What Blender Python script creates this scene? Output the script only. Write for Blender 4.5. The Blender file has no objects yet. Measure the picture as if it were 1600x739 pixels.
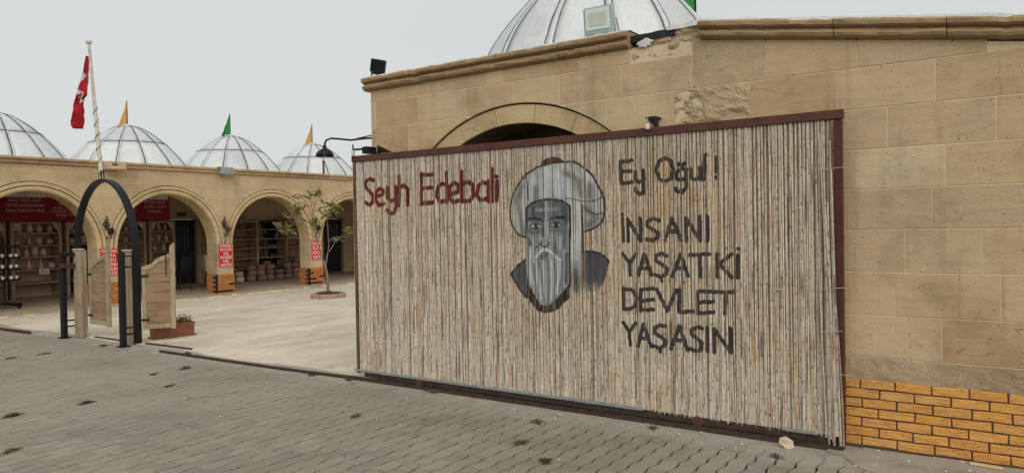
import bpy, math, random
import numpy as np
from mathutils import Vector, Matrix, noise
random.seed(11); np.random.seed(11)
SC = bpy.context.scene
COL = SC.collection
rad = math.radians
def lin(r, g, b):
    f = lambda c: (c/255/12.92) if c <= 10 else ((c/255+0.055)/1.055)**2.4
    return (f(r), f(g), f(b), 1.0)

# ---------------------------------------------------------------- camera, sky, sun, exposure
cam = bpy.data.cameras.new('camera'); camo = bpy.data.objects.new('camera', cam); COL.objects.link(camo)
YAW, PITCH, ROLL = rad(35), rad(-0.86), rad(1.0)
_d = Vector((math.cos(YAW)*math.cos(PITCH), math.sin(YAW)*math.cos(PITCH), math.sin(PITCH)))
_r0 = Vector((math.sin(YAW), -math.cos(YAW), 0)); _u0 = _r0.cross(_d)
_r = _r0*math.cos(ROLL)-_u0*math.sin(ROLL); _u = _u0*math.cos(ROLL)+_r0*math.sin(ROLL)
_m = Matrix((( _r.x, _u.x, -_d.x, 0), (_r.y, _u.y, -_d.y, 0), (_r.z, _u.z, -_d.z, 1.6), (0, 0, 0, 1)))
camo.matrix_world = _m
cam.sensor_width = 36; cam.lens = 1170/1600*36; cam.clip_start = 0.05; cam.clip_end = 3000
SC.camera = camo

W = bpy.data.worlds.new('World'); SC.world = W; W.use_nodes = True
nt = W.node_tree; nt.nodes.clear()
out = nt.nodes.new('ShaderNodeOutputWorld'); bg = nt.nodes.new('ShaderNodeBackground')
sky = nt.nodes.new('ShaderNodeTexSky'); sky.sky_type = 'NISHITA'; sky.sun_disc = False
SUN_EL, SUN_AZ = 36, 224           # azimuth of the sun measured from +X towards +Y
sky.sun_elevation = rad(SUN_EL); sky.sun_rotation = rad(90-SUN_AZ); sky.dust_density = 6; sky.air_density = 1
mix = nt.nodes.new('ShaderNodeMix'); mix.data_type = 'RGBA'; mix.inputs[0].default_value = 0.96   # thick even overcast over the clear sky
tc = nt.nodes.new('ShaderNodeTexCoord'); mp = nt.nodes.new('ShaderNodeMapping'); mp.inputs['Scale'].default_value = (1, 1, 3)
cn = nt.nodes.new('ShaderNodeTexNoise'); cn.inputs['Scale'].default_value = 1.6; cn.inputs['Detail'].default_value = 5
cr = nt.nodes.new('ShaderNodeValToRGB'); cr.color_ramp.elements[0].position = 0.3; cr.color_ramp.elements[1].position = 0.7
cr.color_ramp.elements[0].color = (6.6, 6.9, 6.92, 1); cr.color_ramp.elements[1].color = (7.15, 7.4, 7.36, 1)
for a_, b_ in ((tc.outputs['Generated'], mp.inputs[0]), (mp.outputs[0], cn.inputs['Vector']), (cn.outputs[0], cr.inputs[0]), (cr.outputs[0], mix.inputs[7])): nt.links.new(a_, b_)
nt.links.new(sky.outputs[0], mix.inputs[6]); nt.links.new(mix.outputs[2], bg.inputs[0])
bg.inputs[1].default_value = 0.1
nt.links.new(bg.outputs[0], out.inputs[0])
sun = bpy.data.lights.new('sun', 'SUN'); sun.energy = 1.5; sun.angle = rad(60); sun.color = (1, 0.96, 0.9)
suno = bpy.data.objects.new('sun', sun); COL.objects.link(suno)
sd = Vector((math.cos(rad(SUN_AZ))*math.cos(rad(SUN_EL)), math.sin(rad(SUN_AZ))*math.cos(rad(SUN_EL)), math.sin(rad(SUN_EL))))
suno.rotation_euler = sd.to_track_quat('Z', 'Y').to_euler(); suno.location = (0, 0, 30)
SC.view_settings.view_transform = 'Standard'; SC.view_settings.look = 'None'
SC.view_settings.exposure = 0.0; SC.view_settings.gamma = 1.0

# ---------------------------------------------------------------- materials
MATS = {}
class NB:
    def __init__(s, name):
        s.m = bpy.data.materials.new(name); s.m.use_nodes = True; s.t = s.m.node_tree; s.n = s.t.nodes
        s.b = s.n['Principled BSDF']; MATS[name] = s.m
    def new(s, t, **k):
        n = s.n.new(t)
        for a, v in k.items(): setattr(n, a, v)
        return n
    def link(s, a, b): s.t.links.new(a, b)
    def pos(s, scale=(1, 1, 1), obj=False):
        mp = s.new('ShaderNodeMapping'); mp.inputs['Scale'].default_value = scale
        if obj: src = s.new('ShaderNodeTexCoord').outputs['Object']
        else: src = s.new('ShaderNodeNewGeometry').outputs['Position']
        s.link(src, mp.inputs[0]); return mp.outputs[0]
    def noise(s, scale, vec=None, detail=4, rough=0.55):
        n = s.new('ShaderNodeTexNoise'); n.inputs['Scale'].default_value = scale
        n.inputs['Detail'].default_value = detail; n.inputs['Roughness'].default_value = rough
        if vec: s.link(vec, n.inputs['Vector'])
        return n.outputs[0]
    def ramp(s, fac, stops):
        r = s.new('ShaderNodeValToRGB'); e = r.color_ramp.elements
        while len(e) < len(stops): e.new(0.5)
        for i, (p, c) in enumerate(stops):
            e[i].position = p; e[i].color = c if len(c) == 4 else (*c, 1)
        s.link(fac, r.inputs[0]); return r.outputs[0]
    def mixc(s, fac, a, b, mode='MIX'):
        m = s.new('ShaderNodeMix', data_type='RGBA', blend_type=mode)
        for i, v in ((0, fac), (6, a), (7, b)):
            if hasattr(v, 'is_linked'): s.link(v, m.inputs[i])
            else: m.inputs[i].default_value = v
        return m.outputs[2]
    def math(s, op, a, b=0.0):
        m = s.new('ShaderNodeMath', operation=op)
        for i, v in ((0, a), (1, b)):
            if hasattr(v, 'is_linked'): s.link(v, m.inputs[i])
            else: m.inputs[i].default_value = v
        return m.outputs[0]
    def bump(s, h, strength=0.3, dist=0.01):
        b = s.new('ShaderNodeBump'); b.inputs['Strength'].default_value = strength; b.inputs['Distance'].default_value = dist
        s.link(h, b.inputs['Height']); s.link(b.outputs[0], s.b.inputs['Normal'])
    def fin(s, col, rough=0.85, metal=0.0):
        if hasattr(col, 'is_linked'): s.link(col, s.b.inputs['Base Color'])
        else: s.b.inputs['Base Color'].default_value = col
        s.b.inputs['Roughness'].default_value = rough; s.b.inputs['Metallic'].default_value = metal
        s.b.inputs['Specular IOR Level'].default_value = 0.3
        return s.m
    def rnd(s): return s.new('ShaderNodeObjectInfo').outputs['Random']

def stone_mat(name, tones, rough_amt=0.25, pits=True, scale=1.0):
    s = NB(name)
    base = s.ramp(s.rnd(), [(i/(len(tones)-1), lin(*t)) for i, t in enumerate(tones)])
    p = s.pos(); blot = s.noise(2.2*scale, p, 5, 0.6)
    base = s.mixc(1.0, base, s.ramp(blot, [(0.28, (0.74, 0.72, 0.70)), (0.5, (1, 1, 1)), (0.75, (1.12, 1.12, 1.10))]), 'MULTIPLY')
    strata = s.noise(5*scale, s.pos((0.6, 0.6, 5)), 4, 0.6)
    base = s.mixc(0.5, base, s.ramp(strata, [(0.3, (0.86, 0.82, 0.76)), (0.5, (1, 1, 1)), (0.72, (1.07, 1.06, 1.03))]), 'MULTIPLY')
    grain = s.noise(130*scale, p, 3, 0.8)
    base = s.mixc(1.0, base, s.ramp(grain, [(0.3, (0.76, 0.75, 0.74)), (0.55, (1, 1, 1)), (0.75, (1.1, 1.1, 1.1))]), 'MULTIPLY')
    h = s.math('ADD', s.math('MULTIPLY', grain, 0.5), s.math('MULTIPLY', s.noise(14*scale, p, 6, 0.65), 1.6))
    if pits:
        v = s.new('ShaderNodeTexVoronoi'); v.inputs['Scale'].default_value = 21*scale
        s.link(s.pos((1, 1, 1.5)), v.inputs['Vector'])
        th = s.math('MULTIPLY', s.noise(7*scale, p, 2), 0.26)
        pit = s.math('LESS_THAN', v.outputs['Distance'], s.math('SUBTRACT', th, 0.035))
        base = s.mixc(s.math('MULTIPLY', pit, 0.72), base, lin(70, 52, 36))
        h = s.math('SUBTRACT', h, s.math('MULTIPLY', pit, 1.5))
    rd = s.rnd()
    dv = s.new('ShaderNodeVectorMath', operation='ADD'); s.link(s.pos((0.55, 0.55, 2.2)), dv.inputs[0]); cb = s.new('ShaderNodeCombineXYZ'); s.link(s.math('MULTIPLY', rd, 37.0), cb.inputs[0]); s.link(cb.outputs[0], dv.inputs[1])
    rdg = s.math('ABSOLUTE', s.math('SUBTRACT', s.noise(1.25, dv.outputs[0], 3, 0.45), 0.5))
    crack = s.math('MULTIPLY', s.math('LESS_THAN', rdg, 0.0022), s.math('GREATER_THAN', s.math('FRACT', s.math('MULTIPLY', rd, 7.31)), 0.78))
    base = s.mixc(s.math('MULTIPLY', crack, 0.34), base, lin(92, 70, 48)); h = s.math('SUBTRACT', h, s.math('MULTIPLY', crack, 1.5))
    stain = s.ramp(s.noise(1.1, s.pos((1, 1, 0.6)), 5, 0.7), [(0.30, (0.84, 0.81, 0.77)), (0.45, (1, 1, 1)), (0.62, (1, 1, 1)), (0.75, (1.1, 1.12, 1.16))])
    base = s.mixc(0.8, base, stain, 'MULTIPLY')
    drip = s.noise(1.0, s.pos((9, 9, 0.6)), 5, 0.65)
    base = s.mixc(0.8, base, s.ramp(drip, [(0.30, (0.80, 0.77, 0.72)), (0.42, (1, 1, 1)), (0.66, (1, 1, 1)), (0.78, (1.08, 1.08, 1.07))]), 'MULTIPLY')
    s.bump(h, rough_amt, 0.02)
    return s.fin(base, 0.92)

def plain(name, rgb, rough=0.7, metal=0.0, var=0.12, scale=12, grain=60, bump=0.1):
    s = NB(name); p = s.pos()
    c = s.mixc(1.0, lin(*rgb), s.ramp(s.noise(scale, p, 5, 0.6), [(0.3, (1-var*1.6,)*3), (0.5, (1,)*3), (0.75, (1+var,)*3)]), 'MULTIPLY')
    if bump: s.bump(s.noise(grain, p, 3), bump, 0.01)
    return s.fin(c, rough, metal)
def varied(name, tones, rough=0.8, var=0.12, scale=20, bump=0.15, grain=80):
    s = NB(name); p = s.pos()
    c = s.ramp(s.rnd(), [(i/(len(tones)-1), lin(*t)) for i, t in enumerate(tones)])
    c = s.mixc(1.0, c, s.ramp(s.noise(scale, p, 5, 0.6), [(0.3, (1-var*1.6,)*3), (0.5, (1,)*3), (0.75, (1+var,)*3)]), 'MULTIPLY')
    s.bump(s.noise(grain, p, 4), bump, 0.01)
    return s.fin(c, rough)
def wood_mat(name, tones, axis='z'):
    s = NB(name)
    c = s.ramp(s.rnd(), [(i/(len(tones)-1), lin(*t)) for i, t in enumerate(tones)])
    st = (22, 22, 1.6) if axis == 'z' else (1.6, 1.6, 22)
    g = s.noise(2.2, s.pos(st), 6, 0.65)
    c = s.mixc(1.0, c, s.ramp(g, [(0.3, (0.6, 0.55, 0.48)), (0.5, (1, 1, 1)), (0.72, (1.15, 1.14, 1.1))]), 'MULTIPLY')
    k = s.noise(3.5, s.pos(), 3)
    c = s.mixc(1.0, c, s.ramp(k, [(0.3, (0.8, 0.78, 0.76)), (0.55, (1, 1, 1))]), 'MULTIPLY')
    s.bump(g, 0.3, 0.006)
    return s.fin(c, 0.85)

stone_mat('sandstone', [(194, 169, 133), (198, 176, 142), (188, 161, 124), (201, 176, 138), (195, 171, 136), (190, 167, 134)])
stone_mat('pale_stone', [(204, 184, 148), (198, 174, 134), (206, 186, 152)])
stone_mat('arch_stone', [(194, 170, 128), (197, 176, 136), (190, 167, 128)], 0.15)
stone_mat('rough_stone', [(198, 174, 138), (192, 170, 136)], 0.7)
stone_mat('cornice_stone', [(170, 143, 110), (160, 133, 100), (186, 158, 122), (176, 150, 116)], 0.45)
stone_mat('arcade_stone', [(193, 170, 134), (187, 164, 130), (198, 176, 142), (183, 159, 124), (195, 174, 140)], 0.2, True, 0.8)
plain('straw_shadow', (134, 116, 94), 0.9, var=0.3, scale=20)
plain('mortar', (208, 188, 154), 0.95, var=0.1, bump=0.4)
plain('dark_mortar', (98, 82, 62), 0.95, var=0.15, bump=0.4)
def brick_mat():
    s = NB('orange_brick'); p = s.pos()
    c = s.ramp(s.rnd(), [(0, lin(208, 150, 76)), (0.25, lin(212, 156, 84)), (0.5, lin(204, 146, 76)), (0.75, lin(206, 158, 96)), (1, lin(202, 146, 80))])
    g = s.noise(9, s.pos((1, 1, 4.5)), 6, 0.65)
    c = s.mixc(1.0, c, s.ramp(g, [(0.3, (0.86, 0.83, 0.78)), (0.5, (1.04, 1.04, 1.04)), (0.72, (1.2, 1.22, 1.26))]), 'MULTIPLY')
    k = s.math('LESS_THAN', s.math('ABSOLUTE', s.math('SUBTRACT', s.noise(5, s.pos((1, 1, 5)), 4, 0.6), 0.5)), 0.012)
    c = s.mixc(s.math('MULTIPLY', k, 0.45), c, lin(120, 76, 40))
    sm = s.ramp(s.noise(6, p, 5, 0.7), [(0.62, (0, 0, 0)), (0.74, (1, 1, 1))])
    c = s.mixc(s.math('MULTIPLY', sm, 0.4), c, lin(196, 172, 136))
    s.bump(s.math('SUBTRACT', s.math('ADD', s.math('MULTIPLY', g, 2.0), s.noise(60, p, 3)), k), 0.4, 0.012)
    return s.fin(c, 0.85)
brick_mat()
varied('pier_brick', [(186, 120, 68), (174, 108, 60), (192, 130, 76)], 0.8, 0.12, 30, 0.3)
plain('black_brick', (44, 42, 42), 0.7)
plain('white_plaster', (206, 206, 202), 0.9, var=0.1, scale=20, bump=0.6)
plain('roof_white', (196, 198, 196), 0.85)
plain('interior_plaster', (186, 160, 130), 0.9, var=0.08, scale=4)
plain('interior_dark', (160, 134, 110), 0.9, var=0.1, scale=4)
plain('bitumen', (30, 30, 32), 0.6)
def dome_mat():
    s = NB('dome_sheet'); p = s.pos()
    c = s.ramp(s.rnd(), [(0, lin(196, 199, 199)), (0.5, lin(208, 211, 210)), (1, lin(218, 220, 219))])
    c = s.mixc(1.0, c, s.ramp(s.noise(1.6, p, 6, 0.65), [(0.28, (0.88, 0.885, 0.89)), (0.5, (1, 1, 1))]), 'MULTIPLY')
    st = s.noise(6, s.pos((4, 4, 0.5)), 4, 0.6)
    c = s.mixc(0.4, c, s.ramp(st, [(0.34, (0.74, 0.75, 0.76)), (0.55, (1, 1, 1))]), 'MULTIPLY')
    s.bump(s.noise(5, p, 3), 0.12, 0.02)
    return s.fin(c, 0.45, 0.1)
dome_mat()
plain('dome_caulk', (66, 70, 74), 0.6, var=0.25)
plain('black_metal', (30, 30, 33), 0.5, 0.2, var=0.2, bump=0.05)
plain('rust_frame', (88, 54, 42), 0.6, 0.0, var=0.18, scale=8)
plain('red_frame', (80, 44, 37), 0.6, 0.0, var=0.15, scale=8)
plain('rust_track', (68, 55, 46), 0.8, 0.1, var=0.3, scale=14, bump=0.4)
plain('galvanised', (150, 156, 156), 0.45, 0.4, var=0.12)
plain('lamp_grey', (158, 172, 168), 0.5, 0.1, var=0.04)
plain('lamp_lens', (196, 200, 184), 0.3, var=0.03)
plain('lamp_white', (214, 222, 216), 0.4, var=0.03)
plain('white_pole', (206, 198, 184), 0.7, var=0.15)
plain('terracotta', (138, 86, 66), 0.75, var=0.12)
plain('soil', (70, 52, 38), 0.95, var=0.3)
plain('kerb_pink', (170, 136, 122), 0.85, var=0.12, bump=0.4)
plain('red_sign', (196, 34, 36), 0.5, var=0.04, bump=0)
plain('red_banner', (140, 28, 32), 0.7, var=0.08, scale=3, bump=0)
plain('banner_print', (226, 190, 180), 0.7, var=0.02, bump=0)
plain('white_print', (236, 232, 226), 0.6, var=0.02, bump=0)
plain('black_print', (22, 20, 20), 0.6, var=0.02, bump=0)
plain('grey_print', (110, 126, 122), 0.6, var=0.02, bump=0)
plain('straw_tie', (196, 178, 146), 0.8)
plain('paper', (214, 208, 194), 0.7, var=0.05)
plain('door_blue', (34, 38, 46), 0.45, 0.1, var=0.15)
plain('window_glass', (24, 28, 32), 0.08, 0.0, var=0.1, bump=0)
wood_mat('shelf_wood', [(176, 148, 120), (166, 138, 110), (182, 156, 128)])
wood_mat('dark_shelf', [(84, 66, 52), (92, 72, 58)])
wood_mat('gate_post_wood', [(172, 154, 130), (164, 146, 122)])
wood_mat('gate_plank_wood', [(156, 130, 102), (144, 118, 92), (162, 138, 112)], 'x')
varied('pale_clay', [(196, 176, 150), (180, 158, 132), (206, 190, 168), (172, 146, 118)], 0.6)
varied('brown_clay', [(136, 104, 82), (120, 92, 76), (146, 114, 90), (128, 102, 86)], 0.6)
varied('red_clay', [(170, 82, 60), (156, 96, 72), (140, 76, 60)], 0.5)
varied('white_clay', [(232, 230, 224), (222, 220, 214)], 0.4)
plain('chair_fabric', (196, 176, 158), 0.9, var=0.08)
plain('flag_orange', (214, 168, 92), 0.8, var=0.14, scale=16)
plain('flag_green', (52, 140, 70), 0.8, var=0.14, scale=16)
plain('bark', (128, 112, 92), 0.9, var=0.25, scale=25, bump=0.5)
varied('leaf', [(118, 114, 56), (140, 134, 70), (104, 104, 58), (154, 146, 86)], 0.5, 0.15, 20, 0.1)
varied('ground_leaf', [(58, 74, 34), (70, 88, 40), (48, 62, 32)], 0.6)
varied('weed_leaf', [(86, 78, 52), (100, 86, 58), (76, 74, 48)], 0.9)
varied('dry_twig', [(140, 106, 74), (120, 88, 60), (156, 126, 92)], 0.9)
plain('pale_rubble', (214, 190, 160), 0.95, var=0.12, scale=14, bump=0.5)
def paver_mat():
    s = NB('paver_concrete'); p = s.pos()
    c = s.ramp(s.rnd(), [(0, lin(141, 132, 118)), (0.5, lin(147, 138, 123)), (1, lin(153, 145, 130))])
    c = s.mixc(1.0, c, s.ramp(s.noise(0.9, p, 6, 0.62), [(0.3, (0.80, 0.78, 0.76)), (0.5, (1, 1, 1)), (0.72, (1.10, 1.10, 1.08))]), 'MULTIPLY')
    g = s.noise(170, p, 2, 0.7)
    c = s.mixc(1.0, c, s.ramp(g, [(0.32, (0.8, 0.8, 0.8)), (0.55, (1, 1, 1)), (0.75, (1.14, 1.14, 1.14))]), 'MULTIPLY')
    dirt = s.noise(2.1, p, 6, 0.7)
    c = s.mixc(1.0, c, s.ramp(dirt, [(0.30, (0.80, 0.76, 0.72)), (0.42, (1, 1, 1)), (0.64, (1, 1, 1)), (0.76, (1.07, 1.05, 1.02))]), 'MULTIPLY')
    # pale cement dust trodden in near the wall
    gx = s.new('ShaderNodeSeparateXYZ'); s.link(s.pos(), gx.inputs[0])
    a = s.math('SUBTRACT', gx.outputs[0], s.math('MULTIPLY', gx.outputs[1], 0.14))
    a = s.math('ADD', a, s.math('MULTIPLY', s.noise(3.0, p, 5, 0.65), 1.3))
    d = s.ramp(a, [(0.0, (0, 0, 0)), (1.0, (1, 1, 1))])
    mr = s.new('ShaderNodeMapRange'); mr.inputs[1].default_value = 5.25; mr.inputs[2].default_value = 5.75
    s.link(a, mr.inputs[0])
    c = s.mixc(s.math('MULTIPLY', mr.outputs[0], 0.55), c, lin(176, 170, 158))
    s.bump(s.math('ADD', g, s.math('MULTIPLY', s.noise(25, p, 4), 1.5)), 0.3, 0.006)
    return s.fin(c, 0.9)
paver_mat()
def court_mat():
    s = NB('courtyard_paving'); p = s.pos()
    a = s.noise(1.2, s.pos((0.6, 1.6, 1)), 6, 0.6)
    c = s.ramp(a, [(0.28, lin(186, 174, 152)), (0.5, lin(207, 196, 174)), (0.72, lin(218, 208, 188))])
    st = s.noise(7, s.pos((0.5, 2.4, 1)), 5, 0.65)
    c = s.mixc(1.0, c, s.ramp(st, [(0.3, (0.84, 0.83, 0.8)), (0.5, (1, 1, 1)), (0.7, (1.05, 1.05, 1.05))]), 'MULTIPLY')
    blot = s.noise(0.55, p, 5, 0.65)
    c = s.mixc(1.0, c, s.ramp(blot, [(0.33, (0.84, 0.82, 0.79)), (0.5, (1, 1, 1)), (0.7, (1.05, 1.05, 1.05))]), 'MULTIPLY')
    cr_ = s.math('LESS_THAN', s.math('ABSOLUTE', s.math('SUBTRACT', s.noise(1.1, s.pos((0.7, 1.5, 1)), 4, 0.5), 0.5)), 0.0035)
    c = s.mixc(s.math('MULTIPLY', cr_, 0.4), c, lin(120, 106, 86))
    s.bump(s.math('ADD', st, s.noise(40, p, 3)), 0.5, 0.012)
    return s.fin(c, 0.9)
court_mat()
plain('walk_stone', (168, 150, 126), 0.85, var=0.12, scale=3, bump=0.3)
plain('joint_sand', (46, 41, 34), 0.98, var=0.3, scale=9, bump=0.5)
plain('earth', (150, 140, 120), 0.98, var=0.15, scale=0.4, bump=0.5)
plain('cement', (158, 151, 138), 0.95, var=0.16, scale=4, bump=0.6)
def attr_mat(name, rough, metal=0, streak=True):
    s = NB(name); a = s.new('ShaderNodeVertexColor', layer_name='col'); c = a.outputs[0]
    if streak:
        g = s.noise(3, s.pos((60, 60, 4)), 5, 0.7)
        c = s.mixc(1.0, c, s.ramp(g, [(0.3, (0.66, 0.64, 0.62)), (0.5, (1, 1, 1)), (0.72, (1.14, 1.14, 1.14))]), 'MULTIPLY')
        sp = s.noise(5, s.pos((30, 30, 9)), 3, 0.6)
        c = s.mixc(1.0, c, s.ramp(sp, [(0.27, (0.38, 0.34, 0.3)), (0.36, (1, 1, 1))]), 'MULTIPLY')
        s.bump(g, 0.3, 0.004)
    return s.fin(c, rough, metal)
attr_mat('reed_straw', 0.75); attr_mat('flag_cloth', 0.8, 0, False)

# ---------------------------------------------------------------- object helpers
ROOTLOC = {}
def mesh(name, vf, mat, smooth=False):
    me = bpy.data.meshes.new(name); me.from_pydata([tuple(v) for v in vf[0]], [], vf[1])
    if isinstance(mat, str): mat = MATS[mat]
    me.materials.append(mat)
    if smooth: me.polygons.foreach_set('use_smooth', [True]*len(me.polygons))
    me.update(); return me
def world_loc(o):
    l = Vector(o.location)
    while o.parent: o = o.parent; l = l+Vector(o.location)
    return l
def put(name, me, parent=None, at=(0, 0, 0), rot=None):
    o = bpy.data.objects.new(name, me); COL.objects.link(o)
    if parent is not None: o.parent = parent; o.location = Vector(at)-world_loc(parent)
    else: o.location = at
    if rot: o.rotation_euler = rot
    return o
def part(name, vf, mat, parent=None, at=(0, 0, 0), smooth=False, rot=None):
    return put(name, mesh(name, vf, mat, smooth), parent, at, rot)
def tag(o, label=None, cat=None, group=None, kind=None):
    for k, v in (('label', label), ('category', cat), ('group', group), ('kind', kind)):
        if v: o[k] = v
    return o
def thing(name, loc, label, cat, group=None):
    o = bpy.data.objects.new(name, None); COL.objects.link(o); o.location = loc; o.empty_display_size = 0.1
    return tag(o, label, cat, group)
def copy_tree(o, loc, label=None):
    c = o.copy(); COL.objects.link(c); c.location = loc
    if label: c['label'] = label
    def rec(a, b):
        for ch in a.children:
            d = ch.copy(); COL.objects.link(d); d.parent = b; rec(ch, d)
    rec(o, c); return c
def join(*vfs):
    V, F = [], []
    for v, f in vfs:
        k = len(V); V += [tuple(x) for x in v]; F += [tuple(i+k for i in q) for q in f]
    return V, F
def xf(vf, fn): return [fn(*v) for v in vf[0]], vf[1]
def move(vf, d): return [(v[0]+d[0], v[1]+d[1], v[2]+d[2]) for v in vf[0]], vf[1]
def rotz(vf, a, o=(0, 0)):
    c, s = math.cos(a), math.sin(a)
    return [(o[0]+(v[0]-o[0])*c-(v[1]-o[1])*s, o[1]+(v[0]-o[0])*s+(v[1]-o[1])*c, v[2]) for v in vf[0]], vf[1]
def rot3(vf, e):
    m = Matrix.Rotation(e[2], 3, 'Z')@Matrix.Rotation(e[1], 3, 'Y')@Matrix.Rotation(e[0], 3, 'X')
    return [tuple(m@Vector(v)) for v in vf[0]], vf[1]
def box(x0, x1, y0, y1, z0, z1, c=0.0):
    if c <= 0:
        v = [(x, y, z) for x in (x0, x1) for y in (y0, y1) for z in (z0, z1)]
        return v, [(0, 1, 3, 2), (4, 6, 7, 5), (0, 4, 5, 1), (2, 3, 7, 6), (0, 2, 6, 4), (1, 5, 7, 3)]
    v = []; ix = {}
    def add(p):
        if p not in ix: ix[p] = len(v); v.append(p)
        return ix[p]
    X, Y, Z = (x0, x1), (y0, y1), (z0, z1); F = []
    g = lambda a, s: a[0]+c if s == 0 else a[1]-c
    def P(ax, sx, sy, sz):
        p = [g(X, sx), g(Y, sy), g(Z, sz)]; p[ax] = (X, Y, Z)[ax][(sx, sy, sz)[ax]]
        return add(tuple(p))
    for s in (0, 1):
        F.append((P(0, s, 0, 0), P(0, s, 1, 0), P(0, s, 1, 1), P(0, s, 0, 1)))
        F.append((P(1, 0, s, 0), P(1, 1, s, 0), P(1, 1, s, 1), P(1, 0, s, 1)))
        F.append((P(2, 0, 0, s), P(2, 1, 0, s), P(2, 1, 1, s), P(2, 0, 1, s)))
        for t in (0, 1):
            F.append((P(0, s, t, 0), P(0, s, t, 1), P(1, s, t, 1), P(1, s, t, 0)))
            F.append((P(0, s, 0, t), P(0, s, 1, t), P(2, s, 1, t), P(2, s, 0, t)))
            F.append((P(1, 0, s, t), P(1, 1, s, t), P(2, 1, s, t), P(2, 0, s, t)))
            for u in (0, 1): F.append((P(0, s, t, u), P(1, s, t, u), P(2, s, t, u)))
    return v, F
def prism(poly, d, c=0.006):
    """polygon (u, v) with a chamfered front at w = 0 and its back at w = -d"""
    n = len(poly); a = sum(poly[i][0]*poly[(i+1) % n][1]-poly[(i+1) % n][0]*poly[i][1] for i in range(n))
    if a < 0: poly = poly[::-1]
    ins = []
    for i in range(n):
        p, q, r = poly[i-1], poly[i], poly[(i+1) % n]
        e1 = (q[0]-p[0], q[1]-p[1]); e2 = (r[0]-q[0], r[1]-q[1])
        l1 = math.hypot(*e1) or 1e-6; l2 = math.hypot(*e2) or 1e-6
        nx = -e1[1]/l1-e2[1]/l2; ny = e1[0]/l1+e2[0]/l2; l = math.hypot(nx, ny) or 1e-6
        k = c/max(0.5, l/2)
        ins.append((q[0]+nx/l*k, q[1]+ny/l*k))
    v = [(x, y, -d) for x, y in poly]+[(x, y, -c) for x, y in poly]+[(x, y, 0) for x, y in ins]
    F = [tuple(range(2*n, 3*n))]
    for b in (0, n):
        F += [(b+i, b+(i+1) % n, b+n+(i+1) % n, b+n+i) for i in range(n)]
    return v, F
def tube(path, r, n=8, cap=True):
    P = [Vector(p) for p in path]; V, F = [], []
    rr = r if isinstance(r, (list, tuple)) else [r]*len(P)
    up = Vector((0, 0, 1)); t0 = (P[1]-P[0]).normalized()
    a = t0.orthogonal().normalized() if abs(t0.z) > 0.95 else t0.cross(up).normalized()
    for i, p in enumerate(P):
        t = (P[min(i+1, len(P)-1)]-P[max(i-1, 0)]).normalized()
        a = (a-t*a.dot(t)).normalized(); b = t.cross(a)
        V += [tuple(p+(a*math.cos(2*math.pi*k/n)+b*math.sin(2*math.pi*k/n))*rr[i]) for k in range(n)]
        if i: F += [((i-1)*n+k, (i-1)*n+(k+1) % n, i*n+(k+1) % n, i*n+k) for k in range(n)]
    if cap: F += [tuple(range(n))[::-1], tuple(range((len(P)-1)*n, len(P)*n))]
    return V, F
def lathe(prof, n=14):
    V, F = [], []
    for r, z in prof: V += [(r*math.cos(2*math.pi*k/n), r*math.sin(2*math.pi*k/n), z) for k in range(n)]
    for i in range(len(prof)-1):
        F += [(i*n+k, i*n+(k+1) % n, (i+1)*n+(k+1) % n, (i+1)*n+k) for k in range(n)]
    F.append(tuple(range(n))[::-1]); F.append(tuple(range((len(prof)-1)*n, len(prof)*n)))
    return V, F
def sweep(prof, us):
    """prof (w, z) closed outline swept along u"""
    n = len(prof); V = [(u, z, w) for u in us for w, z in prof]; F = []
    for i in range(len(us)-1):
        F += [(i*n+k, i*n+(k+1) % n, (i+1)*n+(k+1) % n, (i+1)*n+k) for k in range(n)]
    F += [tuple(range(n)), tuple(range((len(us)-1)*n, len(us)*n))[::-1]]
    return V, F
def text_vf(body, size, align='CENTER', squeeze=None):
    cu = bpy.data.curves.new('t', 'FONT'); cu.body = body; cu.size = size; cu.align_x = align; cu.align_y = 'CENTER'; cu.resolution_u = 2
    o = bpy.data.objects.new('t', cu); COL.objects.link(o)
    dg = bpy.context.evaluated_depsgraph_get(); me = bpy.data.meshes.new_from_object(o.evaluated_get(dg))
    V = [tuple(v.co) for v in me.vertices]; F = [tuple(p.vertices) for p in me.polygons]
    bpy.data.objects.remove(o); bpy.data.curves.remove(cu); bpy.data.meshes.remove(me)
    if squeeze and V:
        w = max(v[0] for v in V)-min(v[0] for v in V)
        if w > squeeze: V = [(v[0]*squeeze/w, v[1], v[2]) for v in V]
    return V, F
# frames: (u, v, w) -> world offset; main wall faces -X (u = y), arcade faces -Y (u = x)
fr_main = lambda u, v, w: (-w, u, v)
fr_arc = lambda u, v, w: (u, -w, v)

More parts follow.
